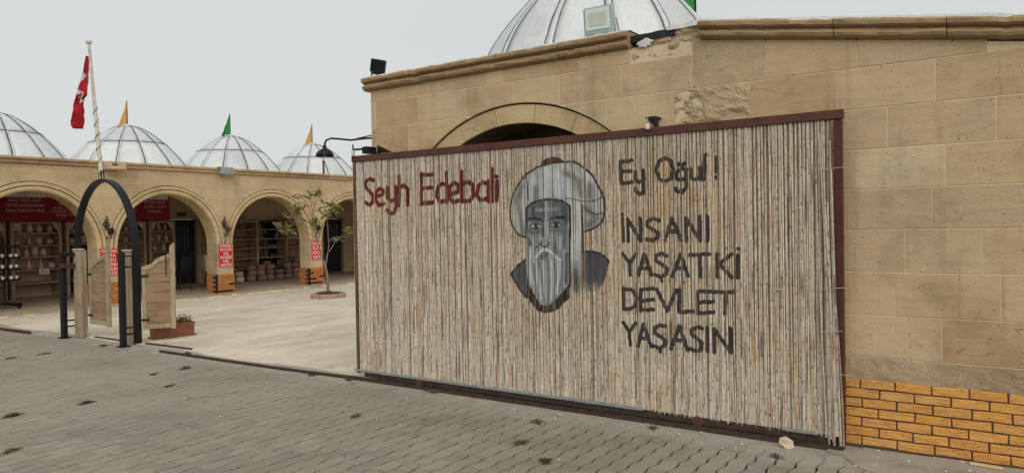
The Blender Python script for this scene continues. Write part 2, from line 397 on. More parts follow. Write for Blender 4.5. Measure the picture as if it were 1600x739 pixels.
# outlines of the painted portrait and lettering, (y, z) in metres on the screen
POLY=dict(
 tur=[(3.743, 1.488), (3.791, 1.499), (3.837, 1.526), (3.882, 1.582), (3.908, 1.648), (3.913, 1.714), (3.905, 1.791), (3.876, 1.878), (3.808, 1.973), (3.734, 2.051), (3.655, 2.085), (3.597, 2.103), (3.514, 2.119), (3.439, 2.13), (3.341, 2.135), (3.323, 2.144), (3.25, 2.137), (3.191, 2.112), (3.121, 2.062), (3.058, 2.007), (3.008, 1.924), (2.969, 1.851), (2.947, 1.79), (2.946, 1.729), (2.955, 1.658), (2.985, 1.603), (3.037, 1.568), (3.096, 1.547), (3.149, 1.534), (3.168, 1.766), (3.279, 1.751), (3.311, 1.778), (3.372, 1.806), (3.47, 1.82), (3.571, 1.818), (3.674, 1.795), (3.733, 1.753)],
 fez=[(3.597, 2.101), (3.564, 2.154), (3.513, 2.181), (3.451, 2.189), (3.389, 2.18), (3.341, 2.15), (3.311, 2.13), (3.439, 2.127), (3.515, 2.114)],
 tail=[(3.278, 1.769), (3.168, 1.766), (3.157, 1.539), (3.158, 1.504), (3.167, 1.014), (3.298, 1.004), (3.289, 1.484)],
 face=[(3.743, 1.488), (3.733, 1.753), (3.674, 1.795), (3.571, 1.818), (3.47, 1.82), (3.372, 1.806), (3.311, 1.778), (3.279, 1.751), (3.283, 1.532), (3.291, 1.39), (3.302, 1.15), (3.346, 1.044), (3.396, 0.989), (3.485, 0.906), (3.536, 0.886), (3.599, 0.893), (3.661, 0.979), (3.724, 1.074), (3.745, 1.226), (3.745, 1.443)],
 coll=[(3.74, 1.085), (3.75, 0.959), (3.689, 0.897), (3.626, 0.83), (3.55, 0.821), (3.486, 0.83), (3.424, 0.859), (3.361, 0.917), (3.297, 0.962), (3.297, 1.098), (3.396, 0.989), (3.485, 0.906), (3.536, 0.886), (3.599, 0.893), (3.661, 0.979), (3.724, 1.085)],
 shL=[(3.752, 1.291), (3.839, 1.235), (3.915, 1.157), (3.882, 1.102), (3.817, 1.017), (3.75, 0.948), (3.724, 1.074), (3.745, 1.226)],
 shR=[(3.16, 1.365), (3.078, 1.369), (2.998, 1.351), (2.941, 1.316), (2.913, 1.281), (2.932, 1.21), (2.968, 1.097), (3.038, 1.034), (3.167, 1.014)],
)
LINE=dict(
 turline=[[(3.743, 1.488), (3.791, 1.499), (3.837, 1.526), (3.882, 1.582), (3.908, 1.648), (3.913, 1.714), (3.905, 1.791), (3.876, 1.878), (3.808, 1.973), (3.734, 2.051), (3.655, 2.085), (3.597, 2.113)], [(3.317, 2.133), (3.268, 2.138), (3.25, 2.137), (3.191, 2.112), (3.121, 2.062), (3.058, 2.007), (3.008, 1.924), (2.969, 1.851), (2.947, 1.79), (2.946, 1.729), (2.955, 1.658), (2.985, 1.603), (3.037, 1.568), (3.096, 1.547), (3.149, 1.534)], [(3.743, 1.493), (3.733, 1.753), (3.674, 1.795), (3.571, 1.818), (3.47, 1.82), (3.372, 1.806), (3.311, 1.778), (3.279, 1.751), (3.284, 1.496)], [(3.288, 1.547), (3.297, 1.066)], [(3.171, 1.766), (3.162, 1.622), (3.156, 1.437)], [(3.155, 1.546), (3.16, 1.36)], [(3.752, 1.291), (3.839, 1.235), (3.915, 1.157), (3.882, 1.102), (3.817, 1.017), (3.75, 0.948)], [(3.16, 1.365), (3.078, 1.369), (2.998, 1.351), (2.941, 1.316), (2.913, 1.281)]],
 fold=[[(3.329, 1.823), (3.256, 1.818), (3.185, 1.797), (3.091, 1.786), (3.022, 1.797), (2.97, 1.821)], [(3.168, 1.756), (3.093, 1.702), (3.024, 1.68), (2.955, 1.689)], [(3.734, 2.04), (3.716, 1.969), (3.712, 1.839), (3.7, 1.806)]],
 shade=[[(3.324, 2.042), (3.253, 2.007), (3.188, 1.952), (3.178, 1.849)], [(3.077, 1.927), (3.09, 1.835)], [(3.788, 1.94), (3.831, 1.811), (3.795, 1.646), (3.771, 1.537)], [(3.127, 1.734), (3.024, 1.64), (3.118, 1.58)], [(3.633, 1.922), (3.634, 1.836)]],
 brow=[[(3.705, 1.655), (3.651, 1.658), (3.574, 1.645)], [(3.48, 1.653), (3.411, 1.66), (3.335, 1.663)]],
 eyeline=[[(3.698, 1.59), (3.665, 1.611), (3.613, 1.613), (3.575, 1.594)], [(3.689, 1.577), (3.646, 1.566), (3.595, 1.573)], [(3.493, 1.598), (3.462, 1.617), (3.412, 1.62), (3.369, 1.596)], [(3.481, 1.585), (3.432, 1.574), (3.382, 1.584)]],
 pupil=[[(3.639, 1.595), (3.632, 1.592)], [(3.43, 1.599), (3.42, 1.597)]],
 eyewhite=[[(3.678, 1.59), (3.588, 1.589)], [(3.475, 1.598), (3.388, 1.596)]],
 socket=[[(3.705, 1.547), (3.647, 1.53), (3.576, 1.546)], [(3.476, 1.545), (3.414, 1.544), (3.34, 1.554)]],
 noseL=[[(3.521, 1.811), (3.526, 1.641), (3.533, 1.492)]],
 noseD=[[(3.559, 1.642), (3.565, 1.492)], [(3.493, 1.63), (3.492, 1.497)], [(3.581, 1.454), (3.588, 1.422), (3.563, 1.409), (3.544, 1.402), (3.519, 1.413), (3.5, 1.432), (3.506, 1.451)], [(3.582, 1.443), (3.614, 1.416), (3.647, 1.389)]],
 mouth=[[(3.605, 1.341), (3.577, 1.352), (3.545, 1.35), (3.514, 1.345)], [(3.597, 1.323), (3.521, 1.324)], [(3.591, 1.298), (3.534, 1.302)]],
 must=[[(3.564, 1.389), (3.615, 1.346), (3.648, 1.303), (3.662, 1.27)], [(3.532, 1.39), (3.476, 1.358), (3.439, 1.321), (3.391, 1.295)], [(3.551, 1.379), (3.59, 1.363), (3.629, 1.319)], [(3.538, 1.381), (3.488, 1.363), (3.452, 1.332)]],
 beardL=[[(3.643, 1.26), (3.62, 1.099), (3.598, 0.949)], [(3.553, 1.293), (3.55, 1.122), (3.541, 0.92)], [(3.478, 1.273), (3.469, 1.103), (3.484, 0.954)], [(3.403, 1.274), (3.412, 1.126), (3.433, 1.009)], [(3.692, 1.389), (3.708, 1.227), (3.685, 1.086)], [(3.217, 1.526), (3.221, 1.297)], [(3.259, 1.505), (3.263, 1.307)]],
 turlight=[[(3.657, 2.009), (3.653, 1.859)], [(3.503, 2.065), (3.52, 1.854)], [(3.416, 2.061), (3.395, 1.849)], [(3.319, 2.024), (3.298, 1.846)], [(3.422, 2.058), (3.414, 1.868)], [(3.219, 1.871), (3.215, 1.809)], [(3.133, 2.042), (3.065, 1.957)], [(3.832, 1.778), (3.847, 1.669)]],
 beardD=[[(3.604, 1.271), (3.582, 1.089), (3.56, 0.919)], [(3.509, 1.283), (3.5, 1.102), (3.523, 0.91)], [(3.441, 1.263), (3.437, 1.104), (3.472, 0.944)], [(3.668, 1.292), (3.658, 1.119), (3.623, 0.948)], [(3.366, 1.275), (3.381, 1.127), (3.408, 1.021)]],
 facelight=[[(3.706, 1.515), (3.681, 1.471)], [(3.677, 1.486), (3.666, 1.4)], [(3.599, 1.507), (3.594, 1.464)], [(3.473, 1.506), (3.462, 1.453)], [(3.387, 1.485), (3.389, 1.39)], [(3.624, 1.729), (3.422, 1.734)]],
 cheekD=[[(3.702, 1.519), (3.698, 1.421)], [(3.337, 1.527), (3.346, 1.401)], [(3.449, 1.443), (3.426, 1.358)], [(3.322, 1.338), (3.333, 1.107)], [(3.235, 1.204), (3.226, 1.027)], [(3.324, 1.742), (3.327, 1.596)], [(3.572, 1.781), (3.548, 1.684)], [(3.662, 1.751), (3.663, 1.687)]],
)
RED= [[(5.64, 2.089), (5.69, 2.109), (5.755, 2.085), (5.764, 2.031), (5.706, 1.983), (5.657, 1.936), (5.659, 1.864), (5.711, 1.835), (5.774, 1.868)], [(5.607, 1.917), (5.507, 1.94), (5.505, 1.984), (5.555, 1.999), (5.601, 1.97), (5.608, 1.881), (5.572, 1.831), (5.502, 1.842)], [(5.443, 2.008), (5.446, 1.902), (5.393, 1.865), (5.337, 1.889)], [(5.327, 2.007), (5.327, 1.81), (5.353, 1.749), (5.407, 1.741), (5.45, 1.778)], [(5.276, 2.115), (5.284, 1.817)], [(5.279, 2.005), (5.214, 2.019), (5.168, 1.988), (5.167, 1.823)], [(4.974, 2.121), (4.982, 1.821)], [(4.975, 2.111), (4.821, 2.108)], [(4.978, 1.98), (4.847, 1.982)], [(4.982, 1.831), (4.835, 1.833)], [(4.656, 2.116), (4.656, 1.832)], [(4.659, 1.999), (4.713, 2.014), (4.769, 1.979), (4.782, 1.895), (4.739, 1.835), (4.663, 1.849)], [(4.618, 1.906), (4.51, 1.927), (4.513, 1.993), (4.562, 2.017), (4.612, 1.981), (4.623, 1.873), (4.577, 1.83), (4.502, 1.844)], [(4.464, 2.114), (4.466, 1.831)], [(4.462, 1.999), (4.403, 2.016), (4.331, 1.985), (4.323, 1.895), (4.366, 1.839), (4.46, 1.834)], [(4.159, 1.988), (4.219, 2.004), (4.272, 1.971), (4.286, 1.885), (4.253, 1.841), (4.166, 1.849)], [(4.154, 2.009), (4.154, 1.824)], [(4.106, 2.118), (4.11, 1.823)], [(4.055, 2.004), (4.059, 1.829)], [(4.062, 2.05), (4.058, 2.047)]]
BLK= [[(2.794, 2.11), (2.791, 1.925)], [(2.795, 2.104), (2.69, 2.108)], [(2.793, 2.019), (2.702, 2.022)], [(2.791, 1.929), (2.697, 1.932)], [(2.661, 2.015), (2.662, 1.951), (2.631, 1.929), (2.593, 1.941)], [(2.592, 2.022), (2.592, 1.843), (2.625, 1.833), (2.663, 1.86), (2.663, 1.881)], [(2.404, 2.11), (2.456, 2.086), (2.479, 2.025), (2.458, 1.948), (2.407, 1.925), (2.356, 1.943), (2.337, 2.017), (2.354, 2.082), (2.404, 2.11)], [(2.226, 2.004), (2.268, 2.017), (2.309, 1.988), (2.312, 1.948), (2.277, 1.928), (2.234, 1.944)], [(2.229, 2.011), (2.228, 1.87), (2.264, 1.833), (2.311, 1.846), (2.314, 1.866)], [(2.289, 2.055), (2.268, 2.036), (2.242, 2.056)], [(2.191, 2.009), (2.192, 1.948), (2.164, 1.927), (2.122, 1.938)], [(2.117, 2.018), (2.115, 1.925)], [(2.069, 2.112), (2.082, 2.105), (2.088, 1.923)], [(1.985, 2.089), (1.989, 1.978)], [(1.992, 1.938), (1.991, 1.936)], [(2.784, 1.638), (2.78, 1.456)], [(2.786, 1.675), (2.785, 1.673)], [(2.737, 1.634), (2.732, 1.455)], [(2.737, 1.634), (2.628, 1.459)], [(2.628, 1.637), (2.622, 1.455)], [(2.463, 1.618), (2.508, 1.635), (2.561, 1.612), (2.566, 1.578), (2.524, 1.549), (2.472, 1.521), (2.473, 1.48), (2.518, 1.459), (2.57, 1.466)], [(2.414, 1.459), (2.353, 1.629), (2.277, 1.458)], [(2.391, 1.527), (2.304, 1.531)], [(2.238, 1.634), (2.234, 1.454)], [(2.238, 1.634), (2.129, 1.462)], [(2.126, 1.638), (2.122, 1.458)], [(2.064, 1.64), (2.064, 1.458)], [(2.788, 1.35), (2.724, 1.276), (2.721, 1.176)], [(2.664, 1.351), (2.724, 1.276)], [(2.651, 1.174), (2.595, 1.347), (2.53, 1.181)], [(2.635, 1.235), (2.551, 1.236)], [(2.401, 1.335), (2.445, 1.356), (2.497, 1.334), (2.498, 1.3), (2.454, 1.273), (2.398, 1.239), (2.404, 1.191), (2.455, 1.169), (2.5, 1.182)], [(2.448, 1.14), (2.447, 1.136)], [(2.353, 1.178), (2.285, 1.35), (2.227, 1.182)], [(2.33, 1.24), (2.251, 1.242)], [(2.207, 1.344), (2.054, 1.352)], [(2.13, 1.344), (2.123, 1.177)], [(1.993, 1.352), (1.992, 1.181)], [(1.88, 1.353), (1.974, 1.28), (1.882, 1.177)], [(1.83, 1.347), (1.832, 1.178)], [(1.828, 1.396), (1.827, 1.394)], [(2.785, 1.068), (2.784, 0.892)], [(2.785, 1.06), (2.707, 1.056), (2.665, 0.994), (2.678, 0.93), (2.725, 0.899), (2.784, 0.892)], [(2.63, 1.063), (2.633, 0.89)], [(2.63, 1.059), (2.516, 1.073)], [(2.632, 0.97), (2.518, 0.983)], [(2.633, 0.894), (2.519, 0.903)], [(2.487, 1.064), (2.404, 0.898), (2.326, 1.065)], [(2.3, 1.07), (2.302, 0.897), (2.193, 0.906)], [(2.148, 1.062), (2.151, 0.894)], [(2.148, 1.062), (2.024, 1.067)], [(2.15, 0.978), (2.025, 0.991)], [(2.151, 0.894), (2.027, 0.908)], [(2.011, 1.063), (1.87, 1.069)], [(1.93, 1.064), (1.936, 0.899)], [(2.795, 0.786), (2.736, 0.714), (2.73, 0.605)], [(2.676, 0.789), (2.736, 0.714)], [(2.661, 0.599), (2.612, 0.779), (2.546, 0.605)], [(2.641, 0.664), (2.561, 0.666)], [(2.417, 0.777), (2.469, 0.783), (2.514, 0.757), (2.515, 0.715), (2.463, 0.691), (2.419, 0.659), (2.427, 0.624), (2.472, 0.6), (2.521, 0.61)], [(2.469, 0.575), (2.468, 0.571)], [(2.376, 0.601), (2.301, 0.788), (2.239, 0.602)], [(2.353, 0.671), (2.26, 0.674)], [(2.118, 0.782), (2.159, 0.786), (2.202, 0.763), (2.205, 0.729), (2.16, 0.699), (2.122, 0.668), (2.127, 0.614), (2.169, 0.6), (2.211, 0.614)], [(2.076, 0.789), (2.076, 0.605)], [(2.024, 0.782), (2.024, 0.606)], [(2.024, 0.782), (1.9, 0.619)], [(1.898, 0.793), (1.896, 0.613)]]
FLAG_L = [(11.762, 4.266), (11.863, 4.083), (11.985, 4.0), (12.038, 3.928), (12.121, 3.758), (12.206, 3.567), (12.144, 3.48), (12.22, 3.307), (12.182, 3.243), (12.114, 3.207)]
FLAG_R = [(11.738, 4.263), (11.718, 4.044), (11.71, 3.887), (11.713, 3.75), (11.745, 3.675), (11.858, 3.645), (11.92, 3.557), (11.949, 3.461), (12.005, 3.327), (12.051, 3.232), (12.106, 3.207)]
FLAG_W = [[(11.837, 4.048), (11.849, 3.983), (11.891, 3.933), (11.943, 3.886), (11.978, 3.837), (11.988, 3.798), (11.926, 3.747), (11.968, 3.709), (12.189, 3.726), (12.27, 3.775), (12.136, 3.94), (12.049, 4.029), (11.922, 4.121)], [(11.921, 3.759), (11.896, 3.704), (11.833, 3.677), (11.886, 3.652), (11.881, 3.596), (11.939, 3.575), (11.96, 3.632), (12.02, 3.659), (11.957, 3.688)], [(11.831, 4.004), (11.759, 4.007), (11.78, 3.919), (11.871, 3.871)]]

# ================================================================= GROUND
tag(part('ground', box(-400, 400, -400, 400, -0.6, -0.06), 'earth'), kind='structure')
road = tag(part('paved_road', box(-6, 5.46, -8, 26, -0.06, -0.026), 'joint_sand'), kind='structure')
PX, PY, AMP = 0.2, 0.13, 0.0075
def zig(x):
    t = (x/PX) % 1.0
    pts = [(0, -1), (0.1, -1), (0.4, 1), (0.6, 1), (0.9, -1), (1, -1)]
    for (a, b), (c, d) in zip(pts, pts[1:]):
        if t <= c: return AMP*(b+(d-b)*(t-a)/(c-a))
    return -AMP
def paver_poly(ph, g=0.0078):
    xs = sorted({.0012, PX-.0012}|{((k-ph) % 1.0)*PX for k in (0.1, 0.4, 0.6, 0.9) if g < ((k-ph) % 1.0)*PX < PX-g})
    lo = [(x-PX/2, zig(x+ph*PX)+g-PY/2) for x in xs]; hi = [(x-PX/2, zig(x+ph*PX)-g+PY/2) for x in xs]
    return lo+hi[::-1]
pv = []
for ph in (0.0, 0.5):
    vf = prism(paver_poly(ph), 0.03, 0.0025)
    pv.append(vf)
pav_me = [mesh('paver', v, 'paver_concrete') for v in pv]
cells = []
R_h = Vector((math.sin(YAW), -math.cos(YAW))); D_h = Vector((math.cos(YAW), math.sin(YAW)))
for j in range(-18, 150):
    for i in range(-12, 28):
        ph = 0.5 if j % 2 else 0.0
        x, y = (i+ph)*PX+PX/2, j*PY+PY/2
        if x > 5.36: continue
        z = x*D_h.x+y*D_h.y; l = x*R_h.x+y*R_h.y
        if z < 3.2 or abs(l) > z*0.78+0.8 or y < -1.5: continue
        vis = z > 4.75 and abs(l) < z*0.684 and (1.6-0)/z*1170 < 392+l/z*21
        cells.append((0 if vis else 1, z, x, y, 1 if ph else 0))
cells.sort()
rest = ([], [])
for n, (v, z, x, y, k) in enumerate(cells):
    dz = random.uniform(-0.002, 0.002); dx = random.uniform(-0.0012, 0.0012); tilt = (random.uniform(-.012, .012), random.uniform(-.012, .012), random.uniform(-.008, .008))
    if n < 300: put('paver', pav_me[k], road, (x+dx, y, dz), tilt)
    else:
        b = len(rest[0]); m = rot3(pv[k], tilt)
        rest[0].extend((a+x+dx, c+y, w+dz) for a, c, w in m[0]); rest[1].extend(tuple(q+b for q in f) for f in m[1])
tag(part('pavers', rest, 'paver_concrete', road), kind='stuff')

def wavy_sheet(name, outline, z, mat, parent=None):
    v = [(x, y, z) for x, y in outline]; n = len(v); v += [(x, y, z-0.05) for x, y in outline]
    return part(name, (v, [tuple(range(n))]+[(i, n+i, n+(i+1) % n, (i+1) % n) for i in range(n)]), mat, parent)
ed = [(5.65+random.uniform(-.02, .02)+(0.05*math.sin(y*2.1)), y) for y in np.arange(-8, 26.1, 0.35)]
tag(wavy_sheet('courtyard', [(60, 26)]+[(60, -8)]+ed, 0.004, 'courtyard_paving'), kind='structure')
# strip of worn pavers and mortar between track and courtyard
edge = tag(part('edge_strip', box(5.2, 5.74, -8, 26, -0.015, -0.005), 'cement'), kind='structure')
# cement washed over the pavers at the foot of the wall
ol = []
for k in range(46):
    a = k/46*2*math.pi; rr = 1+0.16*noise.noise((math.cos(a)*2.2, math.sin(a)*2.2, 4))+0.07*noise.noise((math.cos(a)*7, math.sin(a)*7, 1))
    ol.append((min(5.67, 5.5+0.62*rr*math.cos(a)), -0.6+1.75*rr*math.sin(a)))
apron = tag(wavy_sheet('cement_apron', ol, 0.0065, 'cement'), kind='structure')
# arcade walkway, slightly raised and with a ragged pale edge
wk = [(x, 16.15+0.09*noise.noise((x*0.9, 1.3, 0))+random.uniform(-.025, .025)) for x in np.arange(2, 22, 0.22)]
tag(wavy_sheet('arcade_walkway', wk+[(22, 20.6), (2, 20.6)], 0.034, 'walk_stone'), kind='structure')
kr = []
for (x, y), (x2, y2) in zip(wk, wk[1:]):
    if random.random() < 0.55: kr.append(move(rot3(box(-.1, .1, -random.uniform(.01, .04), .03, -.03, random.uniform(.02, .036), .008), (random.uniform(-.1, .1), random.uniform(-.1, .1), math.atan2(y2-y, x2-x))), ((x+x2)/2, y-0.03, 0.004)))
tag(part('walkway_edging', join(*kr), 'pale_rubble'), kind='structure')

# ================================================================= MASONRY
def intervals(u0, u1, v0, v1, low, top, us):
    xs = sorted({u0, u1}|{u for u in us if u0 < u < u1}); runs = []; cur = []
    for u in xs:
        l, t = max(v0, low(u)), min(v1, top(u))
        if t-l > 0.012: cur.append((u, l, t))
        else:
            if len(cur) > 1: runs.append(cur)
            cur = []
    if len(cur) > 1: runs.append(cur)
    return [[(u, l) for u, l, t in r]+[(u, t) for u, l, t in r[::-1]] for r in runs]
def simplify(p):
    q = []
    for i in range(len(p)):
        a, b, c = p[i-1], p[i], p[(i+1) % len(p)]
        if abs((b[0]-a[0])*(c[1]-a[1])-(b[1]-a[1])*(c[0]-a[0])) > 1e-6: q.append(b)
    return q
def lay(parent, frame, origin, rows, low, top, us, mat, depth=0.1, gap=0.004, name='stone_block', rough=None, matfn=None):
    for v0, v1, js in rows:
        for a, b in zip(js, js[1:]):
            a, b = min(a, b), max(a, b)
            for poly in intervals(a+gap, b-gap, v0+gap, v1-gap, low, top, us):
                poly = simplify(poly); cu = sum(p[0] for p in poly)/len(poly); cv = sum(p[1] for p in poly)/len(poly)
                w = max(p[0] for p in poly)-min(p[0] for p in poly)
                if w < 0.03: continue
                out_ = random.uniform(-.0012, .0014)
                mt = matfn(cu, cv) if matfn else mat
                loc = frame(cu, cv, out_)
                at = tuple(o+l for o, l in zip(origin, loc))
                lp = [(p[0]-cu, p[1]-cv) for p in poly]
                if rough and rough(cu, cv) and len(lp) == 4: vf = rough_block(lp, depth, rough(cu, cv))
                else: vf = prism(lp, depth, 0.003)
                part(name, xf(vf, frame), mt, parent, at)
def rough_block(p, d, amp):
    u0, u1 = min(q[0] for q in p), max(q[0] for q in p); v0, v1 = min(q[1] for q in p), max(q[1] for q in p)
    n, m = max(6, int((u1-u0)/0.014)), max(5, int((v1-v0)/0.014)); sd = random.uniform(0, 50); V, F = [], []
    for i in range(n+1):
        for j in range(m+1):
            u, v = u0+(u1-u0)*i/n, v0+(v1-v0)*j/m
            e = min(1, min(i, n-i)*0.6, min(j, m-j)*0.6)
            h = noise.fractal((u*5+sd, v*9, sd), 0.9, 2.1, 5)*amp + (noise.noise((u*14+v*9, v*22-u*6, sd))*amp*0.6)+abs(noise.noise((u*30+v*16, v*48-u*10, sd)))*amp*0.5
            V.append((u, v, max(h, -amp*.25)*e+0.001))
    for i in range(n):
        for j in range(m): a = i*(m+1)+j; F.append((a, a+m+1, a+m+2, a+1))
    b = len(V); V += [(u0, v0, -d), (u1, v0, -d), (u1, v1, -d), (u0, v1, -d)]
    rim = [i*(m+1) for i in range(n+1)]; F.append(tuple(rim[::-1]+[b, b+1]))
    rim = [i*(m+1)+m for i in range(n+1)]; F.append(tuple(rim+[b+2, b+3]))
    F.append(tuple(list(range(m+1))+[b+3, b])); F.append(tuple(list(range(n*(m+1), n*(m+1)+m+1))[::-1]+[b+1, b+2]))
    return V, F

# ---------------------------------------------------------------- main building
XW, CORN = 5.70, 5.80
mainb = thing('stone_building', (XW, CORN, 0), 'sandstone building with arched opening, brick plinth and silver dome behind the reed screen', 'building')
AC, AZ, RE, RI = 3.95, 1.083, 1.63, 1.455
def top_main(u): return 3.05 if u > 2.147 else 3.03-0.155*(2.147-max(u, -1.6))
def low_r(R):
    def f(u):
        d = u-AC
        if abs(d) >= R: return -1
        return AZ+math.sqrt(R*R-d*d)
    return f
us_arch = [AC+1.63*math.sin(t) for t in np.linspace(-math.pi/2, math.pi/2, 60)]+[2.147]+list(np.linspace(-1.6, 2.1, 5))
def jrow(fixed, lo, hi, step=0.55):
    js = sorted(fixed, reverse=True); o = [hi] if not js or js[0] < hi-0.01 else []
    cur = hi
    for f in js+[lo]:
        while cur-f > step*1.5: cur -= step*random.uniform(.8, 1.2); o.append(cur)
        o.append(f); cur = f
    return sorted({round(q, 3) for q in o}, reverse=True)
LO = -1.6
rows = [(0.0, 0.474, jrow([], 1.25, CORN, .6)),
 (0.474, 0.635, jrow([1.10, 0.382, -0.3], LO, CORN)), (0.635, 0.93, jrow([1.25, 0.717, 0.516, -0.2], LO, CORN)),
 (0.93, 1.23, jrow([1.3, 0.795, 0.186], LO, CORN)), (1.23, 1.528, jrow([1.32, 0.728, 0.283], LO, CORN)),
 (1.528, 1.808, jrow([1.25, 0.565, -0.02], LO, CORN)), (1.808, 2.085, jrow([1.05, 0.487, -0.15], LO, CORN)),
 (2.085, 2.368, jrow([1.4, 0.83, 0.203], LO, CORN)),
 (2.368, 2.655, [5.80, 5.264, 4.6, 3.95, 2.985, 2.38, 2.129, 1.768, 1.151, 0.542, 0.0, -0.6, LO]),
 (2.655, 2.925, [5.80, 5.73, 5.128, 4.519, 3.95, 3.449, 2.843, 2.226]),
 (2.655, 3.06, [2.226, 1.649, 1.02, 0.443, -0.2, -0.9, LO]),
 (2.925, 3.06, [5.80, 5.464, 4.85, 4.253, 4.063, 3.6, 3.254, 3.146, 2.76])]
def is_rough(u, v):
    if v > 2.66 and 1.7 < u < 2.2: return 0.032
    if 2.37 < v < 2.65 and 2.13 < u < 2.38: return 0.026
    if 2.37 < v < 2.65 and 1.77 < u < 2.12: return 0.018
    if 0.47 < v < 0.63: return 0.007
    return 0
def main_mat(u, v):
    if is_rough(u, v): return 'rough_stone'
    return 'pale_stone' if random.random() < 0.12 else 'sandstone'
lay(mainb, fr_main, (XW, 0, 0), rows, low_r(RE+0.010), top_main, us_arch, 'sandstone', 0.1, 0.003, rough=is_rough, matfn=main_mat)
# broken stretch under the missing cornice
for a, b, v0, v1 in ((2.752, 2.45, 2.93, 3.055), (2.45, 2.152, 2.93, 3.10), (2.70, 2.40, 3.058, 3.105), (2.40, 2.152, 3.103, 3.15)):
    cu, cv = (a+b)/2, (v0+v1)/2
    vf = rough_block([((b-a)/2, (v0-v1)/2), ((a-b)/2, (v0-v1)/2), ((a-b)/2, (v1-v0)/2), ((b-a)/2, (v1-v0)/2)], 0.16, 0.03)
    part('broken_stone', xf(vf, fr_main), 'rough_stone', mainb, (XW+0.015, cu, cv))
# wall core (mortar) behind the stones
core = []
for poly in intervals(LO, CORN-0.004, 0, 3.2, low_r(RE+.012), lambda u: top_main(u)-0.012, us_arch+[AC-RI, AC+RI]):
    core.append(prism(simplify(poly), 0.38, 0.0))
part('wall_core', move(xf(join(*core), fr_main), (XW+0.0032, 0, 0)), 'mortar', mainb, (0, 0, 0))
# stones of the arch
NV = 11; a0 = math.asin(1.0); ang = np.linspace(math.pi-0.02, 0.02, NV+1)
for i in range(NV):
    t = np.linspace(ang[i]-0.0015, ang[i+1]+0.0015, 7)
    poly = [(AC+RI*math.cos(k), AZ+RI*math.sin(k)) for k in t]+[(AC+(RE-.004)*math.cos(k), AZ+(RE-.004)*math.sin(k)) for k in t[::-1]]
    cu = sum(p[0] for p in poly)/14; cv = sum(p[1] for p in poly)/14
    part('arch_stone', xf(prism([(p[0]-cu, p[1]-cv) for p in poly], 0.42, 0.005), fr_main), 'arch_stone', mainb, (XW+0.018+random.uniform(-.001, .001), cu, cv))
for s in (-1, 1):
    u0, u1 = AC+s*RI, AC+s*(RE-.004)
    for k in range(3):
        z0, z1 = k*0.36, (k+1)*0.36
        part('arch_stone', xf(box(min(u0, u1)-AC, max(u0, u1)-AC, z0, z1-.004, -.42, 0, .005), fr_main), 'arch_stone', mainb, (XW+0.018, AC, 0))
# cornice in separate lengths
CPROF = [(-0.30, 0.0), (0.0, 0.0), (0.03, 0.004), (0.055, 0.018), (0.064, 0.038), (0.056, 0.056), (0.036, 0.064), (0.034, 0.074), (0.062, 0.082), (0.078, 0.094), (0.08, 0.118), (0.066, 0.134), (0.04, 0.14), (-0.30, 0.14)]
def cornice(us, z0, slope, y0, mat='cornice_stone', frame=fr_main, parent=None, org=(0, 0, 0), step=0.035, ero=1.0):
    for a, b in zip(us, us[1:]):
        n = max(3, int(abs(b-a)/step)); sd = random.uniform(0, 99); m = (a+b)/2
        uu = np.linspace(min(a, b)+.003, max(a, b)-.003, n+1)
        V, F = sweep(CPROF, list(uu)); W_ = []
        for u, v, w in V:
            k = (noise.noise((u*5+sd, v*30, w*20))*0.008+noise.noise((u*18+sd, v*40, w*40))*0.006-max(0, noise.noise((u*9+sd, v*9, sd))-.25)*.03)*ero
            if w <= -0.2: k = 0
            W_.append((u-m, v+k*0.6+slope*(u-m), w+k))
        at = frame(m, z0+slope*(m-y0), 0)
        part('cornice_stone', xf((W_, F), frame), mat, parent, tuple(o+l for o, l in zip(org, at)))
cornice([CORN+0.065, 5.18, 4.72, 4.11, 3.42, 2.757], 3.05, 0, 0, parent=mainb, org=(XW, 0, 0))
cornice([2.147, 1.16, 0.47, -0.25, -0.95, -1.6], 3.03, 0.155, 2.147, parent=mainb, org=(XW, 0, 0))
# white roofing lip, patch of plaster and bitumen at the broken cornice
def ragged(u0, u1, z0, sl, w0, w1, h, mat, name, n=40):
    V, F = [], []
    for i in range(n+1):
        u = u0+(u1-u0)*i/n; z = z0+sl*(u-u0)
        r = noise.noise((u*9, z*3, 2))*0.02
        V += [(u, z-0.01, w0), (u, z-0.01, w1+r), (u, z+h+r*.4, w1+r-0.01), (u, z+h, w0)]
        if i: b = 4*(i-1); F += [(b+k, b+(k+1) % 4, b+4+(k+1) % 4, b+4+k) for k in range(4)]
    return part(name, move(xf((V, F), fr_main), (XW, 0, 0)), mat, mainb, (0, 0, 0))
ragged(CORN, 2.76, 3.19, 0, -.3, 0.03, 0.014, 'white_plaster', 'roof_lip')
ragged(2.145, -1.6, 3.168, 0.155, -.3, 0.05, 0.016, 'white_plaster', 'roof_lip')
ragged(2.43, 2.15, 3.155, 0, -.3, 0.005, 0.03, 'white_plaster', 'roof_lip', 14)
ragged(2.76, 2.36, 3.108, 0.0, -.3, -0.002, 0.05, 'bitumen', 'bitumen_strip', 14)
b = prism([(.075*q*math.cos(a), .04*q*math.sin(a)) for a in np.linspace(0, 5.9, 19) for q in (random.uniform(.6, 1.15),)], 0.03, 0.006)
part('plaster_patch', xf(b, fr_main), 'white_plaster', mainb, (XW-0.018, 2.62, 3.07))
rv = [(XW+0.31, CORN-.3, 3.17), (14, CORN-.3, 3.17), (14, 2.147, 3.17), (XW+0.31, 2.147, 3.17), (14, LO, 2.59), (XW+0.31, LO, 2.59)]
